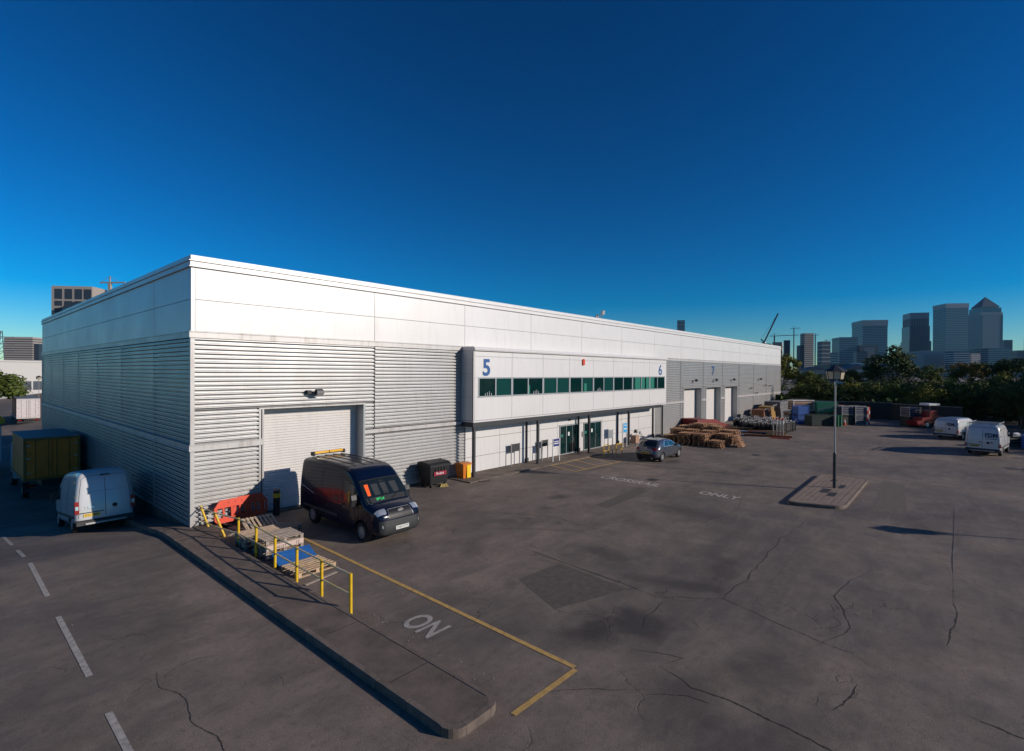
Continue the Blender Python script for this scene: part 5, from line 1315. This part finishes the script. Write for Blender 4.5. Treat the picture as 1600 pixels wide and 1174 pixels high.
for i, (x, y, h, r, mi) in enumerate(((84,-1.5,4.6,2.8,1),(84,-5.5,5.0,2.8,0),(86,-8.5,5.6,3.0,2),(84,-11,4.8,2.8,0),(88,-12.5,5.4,3.0,1),(84,-15,4.9,2.8,1),(87,-17.5,5.2,3.0,0),(82,-18.5,5.0,2.8,2),(84,-21.5,5.4,3.0,1),(80,-23,5.0,2.8,0),(84,-26,5.6,3.2,1),(78,-26.5,5.2,2.8,0),
        (95,-2,5.8,3.2,1),(96,-7.5,5.6,3.2,0),(97,-13,5.8,3.2,0),(99,-19,5.9,3.4,2),(100,-24,6.2,3.4,1),(101,-30,6.6,3.6,1),(92,-28,6.2,3.2,0),(110,-26,6.8,3.4,2),(112,-32,7.6,3.6,0),(74,-26.5,5.2,2.6,0),(71.5,-29.5,5.6,2.8,1))):
    tree(x, y, h, r, mi, ['dark green','mid green','yellow green','brownish'][mi]+' shrub in the %s row beyond the fence, %s from its left end' % (('front', ORD[i]) if i < 12 else ('back', ORD[i-12])), GB, bush=True, name='shrub', cat='shrub')
for i, (x, y, h, r) in enumerate(((69,-33,6.5,3.2),(64.5,-34.5,6.2,3.2),(60,-34.5,5.2,3.0),(56,-34,4.2,2.8),(51.5,-33.5,3.8,2.6),(47,-34,3.6,2.6),(43,-35.5,4.4,2.8),(39,-37,5.0,3.0),(35,-38.5,5.4,3.0),(31,-41,5.8,3.0),(75,-32,7.0,3.2),(82,-33,7.4,3.4),(90,-35,8,3.6),(60,-40,7,3.4))):
    tree(x, y, h, r, 0, 'dark shrub outside the right of the view whose shade falls on the yard', 'shrubs outside the right of the view', bush=True, name='shrub', cat='shrub')
tree(-1.3,93,9.0,6.0,1,'dense green tree by the white building at the far end of the side road', z=ramp_z(90), bush=True, leaf=.10, n=9000)
for _x, _y, _h, _r in ((82,-48,15,5),(76,-51,14,5),(89,-46,15,5),(98,-43,15.5,5),(70,-52,13,5),(64,-50,11,4.5),(58,-48,9.5,4.5),(106,-45,17,5.5),(52,-46,8.5,4.5)):
    tree(_x, _y, _h, _r, 0, 'tall dark tree outside the right of the view whose shade falls on the yard', 'shrubs outside the right of the view')
tree(94.5,-38.5,19.5,3.0,0,'tall narrow dark tree outside the right of the view', 'shrubs outside the right of the view', bush=True)
tree(83.5,-37,9.5,3.0,0,'tall dark tree outside the right of the view', 'shrubs outside the right of the view')
mw = MB()
R5 = random.Random(5)
vs = []; fs = []
for k in range(15000):
    t = R5.random(); x = 78+R5.random()*46; y = 6-(x-78)*.3-R5.random()*32; zt = 2.6+1.4*math.sin(x*.4)*math.sin(y*.5)
    p = Vector((x, y, zt*R5.random()**.4)); s_ = R5.uniform(.25,.6); a = Vector((R5.gauss(0,1),R5.gauss(0,1),R5.gauss(0,.6))).normalized()*s_; b = a.cross(Vector((R5.gauss(0,1),R5.gauss(0,1),R5.gauss(0,1)))).normalized()*s_*.7; o = len(vs)
    vs += [tuple(p+a), tuple(p+b), tuple(p-a), tuple(p-b)]; fs.append((o,o+1,o+2,o+3))
tag(MB().add(vs, fs).build('undergrowth', LM[0], None, fix=False), 'dark tangled undergrowth between the shrubs beyond the fence', 'undergrowth', kind='stuff')

# ------------------------------------------------------------------ distant buildings
M_tgl = mat('teal_tower_glass', (.018,.105,.150), .25, .1, spec=.6); M_tgl2 = mat('blue_tower_glass', (.016,.075,.125), .25, .1, spec=.6)
M_tst = mat('steel_tower_cladding', (.19,.235,.265), .45, .3); M_conc2 = mat('pale_tower_concrete', (.36,.31,.27), .8); M_dark2 = mat('dark_tower_cladding', (.03,.045,.065), .5); M_slab = mat('tower_floor_band', (.085,.19,.235), .5); M_brick2 = mat('brown_building', (.17,.11,.09), .8); M_wht2 = mat('white_render', (.55,.53,.5), .7)
def tower(x, y, w, d, h, rz, m, label, band_m=None, floors=20, vert=0, z0=0, name='tower', top=None, cat='tower', crownband=None):
    T = empty(name, (x, y, z0), rad(rz), label, cat)
    MB().box(-w/2, w/2, -d/2, d/2, -3, h).build('tower_body', m, T)
    e = w*.006
    fb = MB(); 
    if floors:
        for k in range(1, floors): 
            z = h*k/floors; fb.box(-w/2-e, w/2+e, -d/2-e, d/2+e, z-h/floors*.17, z+h/floors*.17)
        fb.build('floor_band', band_m or M_slab, T)
    if vert:
        vb = MB()
        for k in range(vert+1):
            t = k/vert
            for a, b in ((-w/2+w*t, -d/2-1.4*e), (-w/2+w*t, d/2+1.4*e)): vb.box(a-w*.012, a+w*.012, b-w*.004, b+w*.004, 0, h*.985)
            for a, b in ((-w/2-1.4*e, -d/2+d*t), (w/2+1.4*e, -d/2+d*t)): vb.box(a-w*.004, a+w*.004, b-w*.012, b+w*.012, 0, h*.985)
        vb.build('mullion', band_m or M_slab, T)
    if crownband: MB().box(-w/2-2*e, w/2+2*e, -d/2-2*e, d/2+2*e, h*(1-crownband), h+.3).build('crown_band', M_tst, T)
    return T
tower(1745,180,72,60,155,28,M_tgl,'glass tower with flat top and horizontal floors, left of the big three',floors=34,crownband=.10)
t = tower(1969,90,56,46,190,22,M_tgl2,'tower with stepped shoulders and vertical ribs between the two flat topped glass towers',M_tst,0,11,crownband=.09)
MB().box(-31,31,-25,25,-3,150).build('lower_shoulder', M_tgl2, t); MB().box(-36,34,-27,27,-3,105).build('lower_shoulder', M_tgl2, t)
tower(1846,8,54,54,198,32,M_tgl,'tall flat topped glass tower next to the pyramid roofed one',floors=42,crownband=.06)
t = tower(2040,-66,56,54,186,30,M_tst,'tallest steel clad tower with a pyramid roof',M_slab,floors=46)
MB().box(-26,26,-25,25,186,200).build('upper_stage', M_tgl, t); MB().box(-22,22,-21,21,200,203).build('roof_ledge', M_tst, t)
MB().add([(-24,-23,203),(24,-23,203),(24,23,203),(-24,23,203),(0,0,235)], [(0,1,4),(1,2,4),(2,3,4),(3,0,4),(3,2,1,0)]).build('pyramid_roof', mat('blue_grey_roof', (.07,.10,.13), .4, .3), t)
for sx in (-1, 1):
    for sy in (-1, 1): MB().box(min(sx*28.5, sx*24), max(sx*28.5, sx*24), min(sy*27.5, sy*23), max(sy*27.5, sy*23), 0, 178).build('corner_notch', M_tgl2, t)
tower(1840,-72,76,50,75,28,M_tgl,'broad lower glass block at the foot of the pyramid roofed tower',floors=14,name='office_block',cat='building')
tower(1520,48,82,40,60,26,M_tst,'low pale block in front of the ribbed tower',M_slab,floors=10,name='office_block',cat='building')
tower(1450,-10,36,28,56,26,M_tgl2,'low block with pale balconies before the flat topped glass tower',M_wht2,floors=12,name='apartment_block',cat='building')
tower(1478,-36,18,16,52,30,M_conc2,'narrow pinkish block beside the balcony building',M_wht2,floors=12,name='apartment_block',cat='building')
tower(1540,208,46,42,99,30,M_tgl2,'blue glass block left of the largest glass tower',floors=22,name='office_block',cat='building')
tower(1555,168,44,42,78,30,M_dark2,'dark block between the blue glass block and the grey pair',floors=0,name='office_block',cat='building')
tower(1210,118,16,14,58,20,M_conc2,'narrow pale rounded tower in front of the left glass tower',floors=0)
tower(1190,130,24,18,50,20,M_dark2,'grey apartment tower with dotted windows in front of the left glass tower',M_tst,floors=16)
tower(1012,186,17,15,77,35,M_conc2,'pale brown tower under construction with stepped top',M_dark2,floors=22)
tower(1008,193,12,12,56,35,M_dark2,'dark lower half of the stepped pair',M_dark2,floors=0)
tower(1090,174,18,15,66,35,M_dark2,'dark tower with scaffolded top beside the tower crane',M_tst,floors=9)
tower(1120,170,30,20,46,30,M_tgl2,'low teal block right of the scaffolded tower',floors=10,name='office_block',cat='building')
tower(545,108,5.5,5,38.5,20,M_dark2,'dark narrow block just right of the warehouse end',floors=0,name='office_block',cat='building')
tower(388,77,8,6,28,10,M_conc2,'pale block showing over the warehouse roof end',M_brick2,floors=8,name='apartment_block',cat='building')
tower(384,84,9,7,27,10,M_brick2,'brown block beside the pale one over the warehouse roof end',floors=0,name='apartment_block',cat='building')
tower(1251,517,20,18,139,25,M_tgl,'distant glass tower peeping over the long warehouse roof',M_wht2,floors=40)
for i, (x, y, w_, d_, h_, m, lab) in enumerate(((330,44,14,10,8.2,M_conc2,'low pale roofed house above the tree belt'),(345,30,9,9,10.5,M_brick2,'brown chimney like block beside the low houses'),(420,50,40,12,12.5,M_dark2,'long dark low building behind the houses'),(700,60,50,20,19,M_wht2,'white low block behind the long dark building'),(210,8,10,8,7.5,M_wht2,'small white gabled house roof among the trees'),(300,8,14,9,9.0,M_brick2,'red brown house right of the lamp head'),(1666,-118,30,24,63,M_tgl2,'low block at the far right edge'),(2072,-113,20,20,108,M_tgl2,'slim block hidden behind the pyramid roofed tower'),(1700,-135,12,12,92,M_conc2,'pale tower cut by the right edge of the view'))):
    T = tower(x, y, w_, d_, h_, 25, m, lab, M_dark2, floors=max(3, int(h_/6)), name='house' if h_ < 13 else 'office_block', cat='building')
    if h_ < 10: MB().prism([(-d_/2-.4,h_),(d_/2+.4,h_),(0,h_+2.0)], -w_/2-.3, w_/2+.3, 'x').build('roof', mat('grey_slate', (.16,.15,.15), .7), T)
def crane(x, y, h, label, jib, luff=False, rz=0.0, s=1.0, m=None):
    T = empty('tower_crane', (x, y, 0), rz, label, 'crane'); m = m or M_dark2
    MB().box(-s, s, -s, s, 0, h).build('mast', m, T)
    if luff: 
        MB().bar((0,0,h), (0,-jib*.42,h+jib*.9), 1.6*s).build('jib', m, T); MB().bar((0,0,h),(0,5*s,h+4*s),1.5*s).build('counter_jib', m, T); MB().bar((0,5*s,h+4*s),(0,-jib*.42,h+jib*.9),.25*s).build('stay', m, T)
        MB().box(-2*s,2*s,-1,3*s,h-2*s,h).build('machine_deck', M_wht2, T)
    else:
        MB().bar((0,8*s,h), (0,-jib,h), 1.0*s).build('jib', m, T); MB().bar((0,0,h), (0,0,h+5*s), .8*s).build('apex', m, T); MB().bar((0,0,h+5*s),(0,-jib*.6,h+.5),.2*s).bar((0,0,h+5*s),(0,7*s,h+.5),.2*s).build('stay', m, T)
crane(446,101.5,32,'luffing crane with raised jib above the warehouse roof end',25,True,rad(-6),.55)
crane(556,122,44,'tower crane with level jib right of the luffing crane',22,False,0,.55)
crane(572,108,52,'thin distant crane mast right of the level jib crane',6,False,0,.4)
crane(1077,185.5,78,'tower crane beside the stepped brown tower',6,False,0,.8)
crane(1100,172,69,'second far crane with a jib reaching right',44,False,0,.5)

# left side distance
T = tower(58,398,23,18,57.5,-42,M_conc2,'apartment tower with pale pink frame and dark openings above the long side roof',floors=0,name='apartment_tower')
for k in range(9):
    z = 57.5-9-k*4.4
    for c in (-7.6, -1.9, 3.7, 8.9):
        if k == 0: MB().box(c-2.1, c+2.1, -9.12, -9.02, z+1.0, z+7.2).build('window_opening', M_dark2, T)
        else: MB().box(c-2.1, c+2.1, -9.12, -9.02, z+1.2, z+4.2).build('window_opening', M_dark2, T)
for k in range(11): MB().box(-11.62,-11.52,-8,8,5+k*4.7,8+k*4.7).build('window_opening', M_dark2, T)
T2 = tower(59,384,20,12,47,-42,M_dark2,'dark lower block in front of the pink framed apartment tower',M_tgl2,floors=10,name='apartment_tower')
crane(70.5,390,62,'tower crane with level jib beside the apartment tower on the left',10,False,rad(40),.8,M_conc2)
tower(82,945,34,26,50,-40,M_conc2,'distant apartment slab with many balconies over the white building',M_dark2,floors=16,name='apartment_tower')
tower(92,930,12,12,41,-40,M_dark2,'dark block on the right of the distant apartment slab',floors=0,name='apartment_tower')
tower(57,522,6,6,26,-40,mat('dark_teal_block',(.01,.06,.06),.5),'thin dark teal block against the warehouse corner on the left',floors=0,name='apartment_tower')
T = empty('lattice_mast', (41,690,0), 0, 'lattice mast at the far left edge of the skyline', 'mast')
mb = MB()
for sx in (-3,3): mb.bar((sx,0,0),(sx*.2,0,44),.7)
for k in range(9): mb.bar((-3+.26*k,0,5*k),(3-.3*k,0,5*k+4),.4)
for z in (24,31,38): mb.bar((-9,0,z),(9,0,z),.6)
mb.build('lattice', M_dark2, T)
# white building beyond the trees on the left
T = empty('white_depot', (8,158,ramp_z(90)), rad(4), 'long low white building with a dark window band at the end of the side road', 'building')
MB().box(-30,24,0,18,-1,10.2).build('wall', M_wht2, T)
MB().box(-30,24,-.12,-.02,3.0,5.2).build('window_band', M_dark2, T)
MB().box(-30,24,-.2,-.02,10.1,10.5).build('parapet', M_wht2, T)
for k in range(13): MB().box(-29+4*k,-28.7+4*k,-.2,-.125,3.0,5.2).build('window_mullion', M_wht2, T)
for k in range(6): MB().box(-8+5*k,-5+5*k,-.12,-.02,-.8,2.0).build('door_opening', M_joint, T)
street = street_lamp((8.2,118,ramp_z(90)), 'small lamp post in front of the white building', 7)
o = tag(MB().box(-.8,.8,-.5,.5,0,.9).prism([(-.6,.9),(.6,.9),(.2,1.5),(-.5,1.6)],-.4,.4,'y').build('yellow_skip', M_yellow, None, loc=(.3,87,ramp_z(87))), 'small yellow skip at the left edge beside the far trailer', 'skip')

# ------------------------------------------------------------------ thin summer haze over the whole place
HZ = mat('haze_air', (1, 1, 1)); HZ.node_tree.nodes.clear()
_n = HZ.node_tree; _o = _n.nodes.new('ShaderNodeOutputMaterial'); _v = _n.nodes.new('ShaderNodeVolumePrincipled')
_v.inputs['Color'].default_value = (.45, .74, .98, 1); _v.inputs['Density'].default_value = .000035; _v.inputs['Anisotropy'].default_value = 0.0
_n.links.new(_v.outputs[0], _o.inputs['Volume'])
tag(MB().box(-6050, 6050, -6050, 6050, -6, 262).build('haze', HZ, None), 'thin blue haze lying over the yard and the distant towers', kind='stuff')
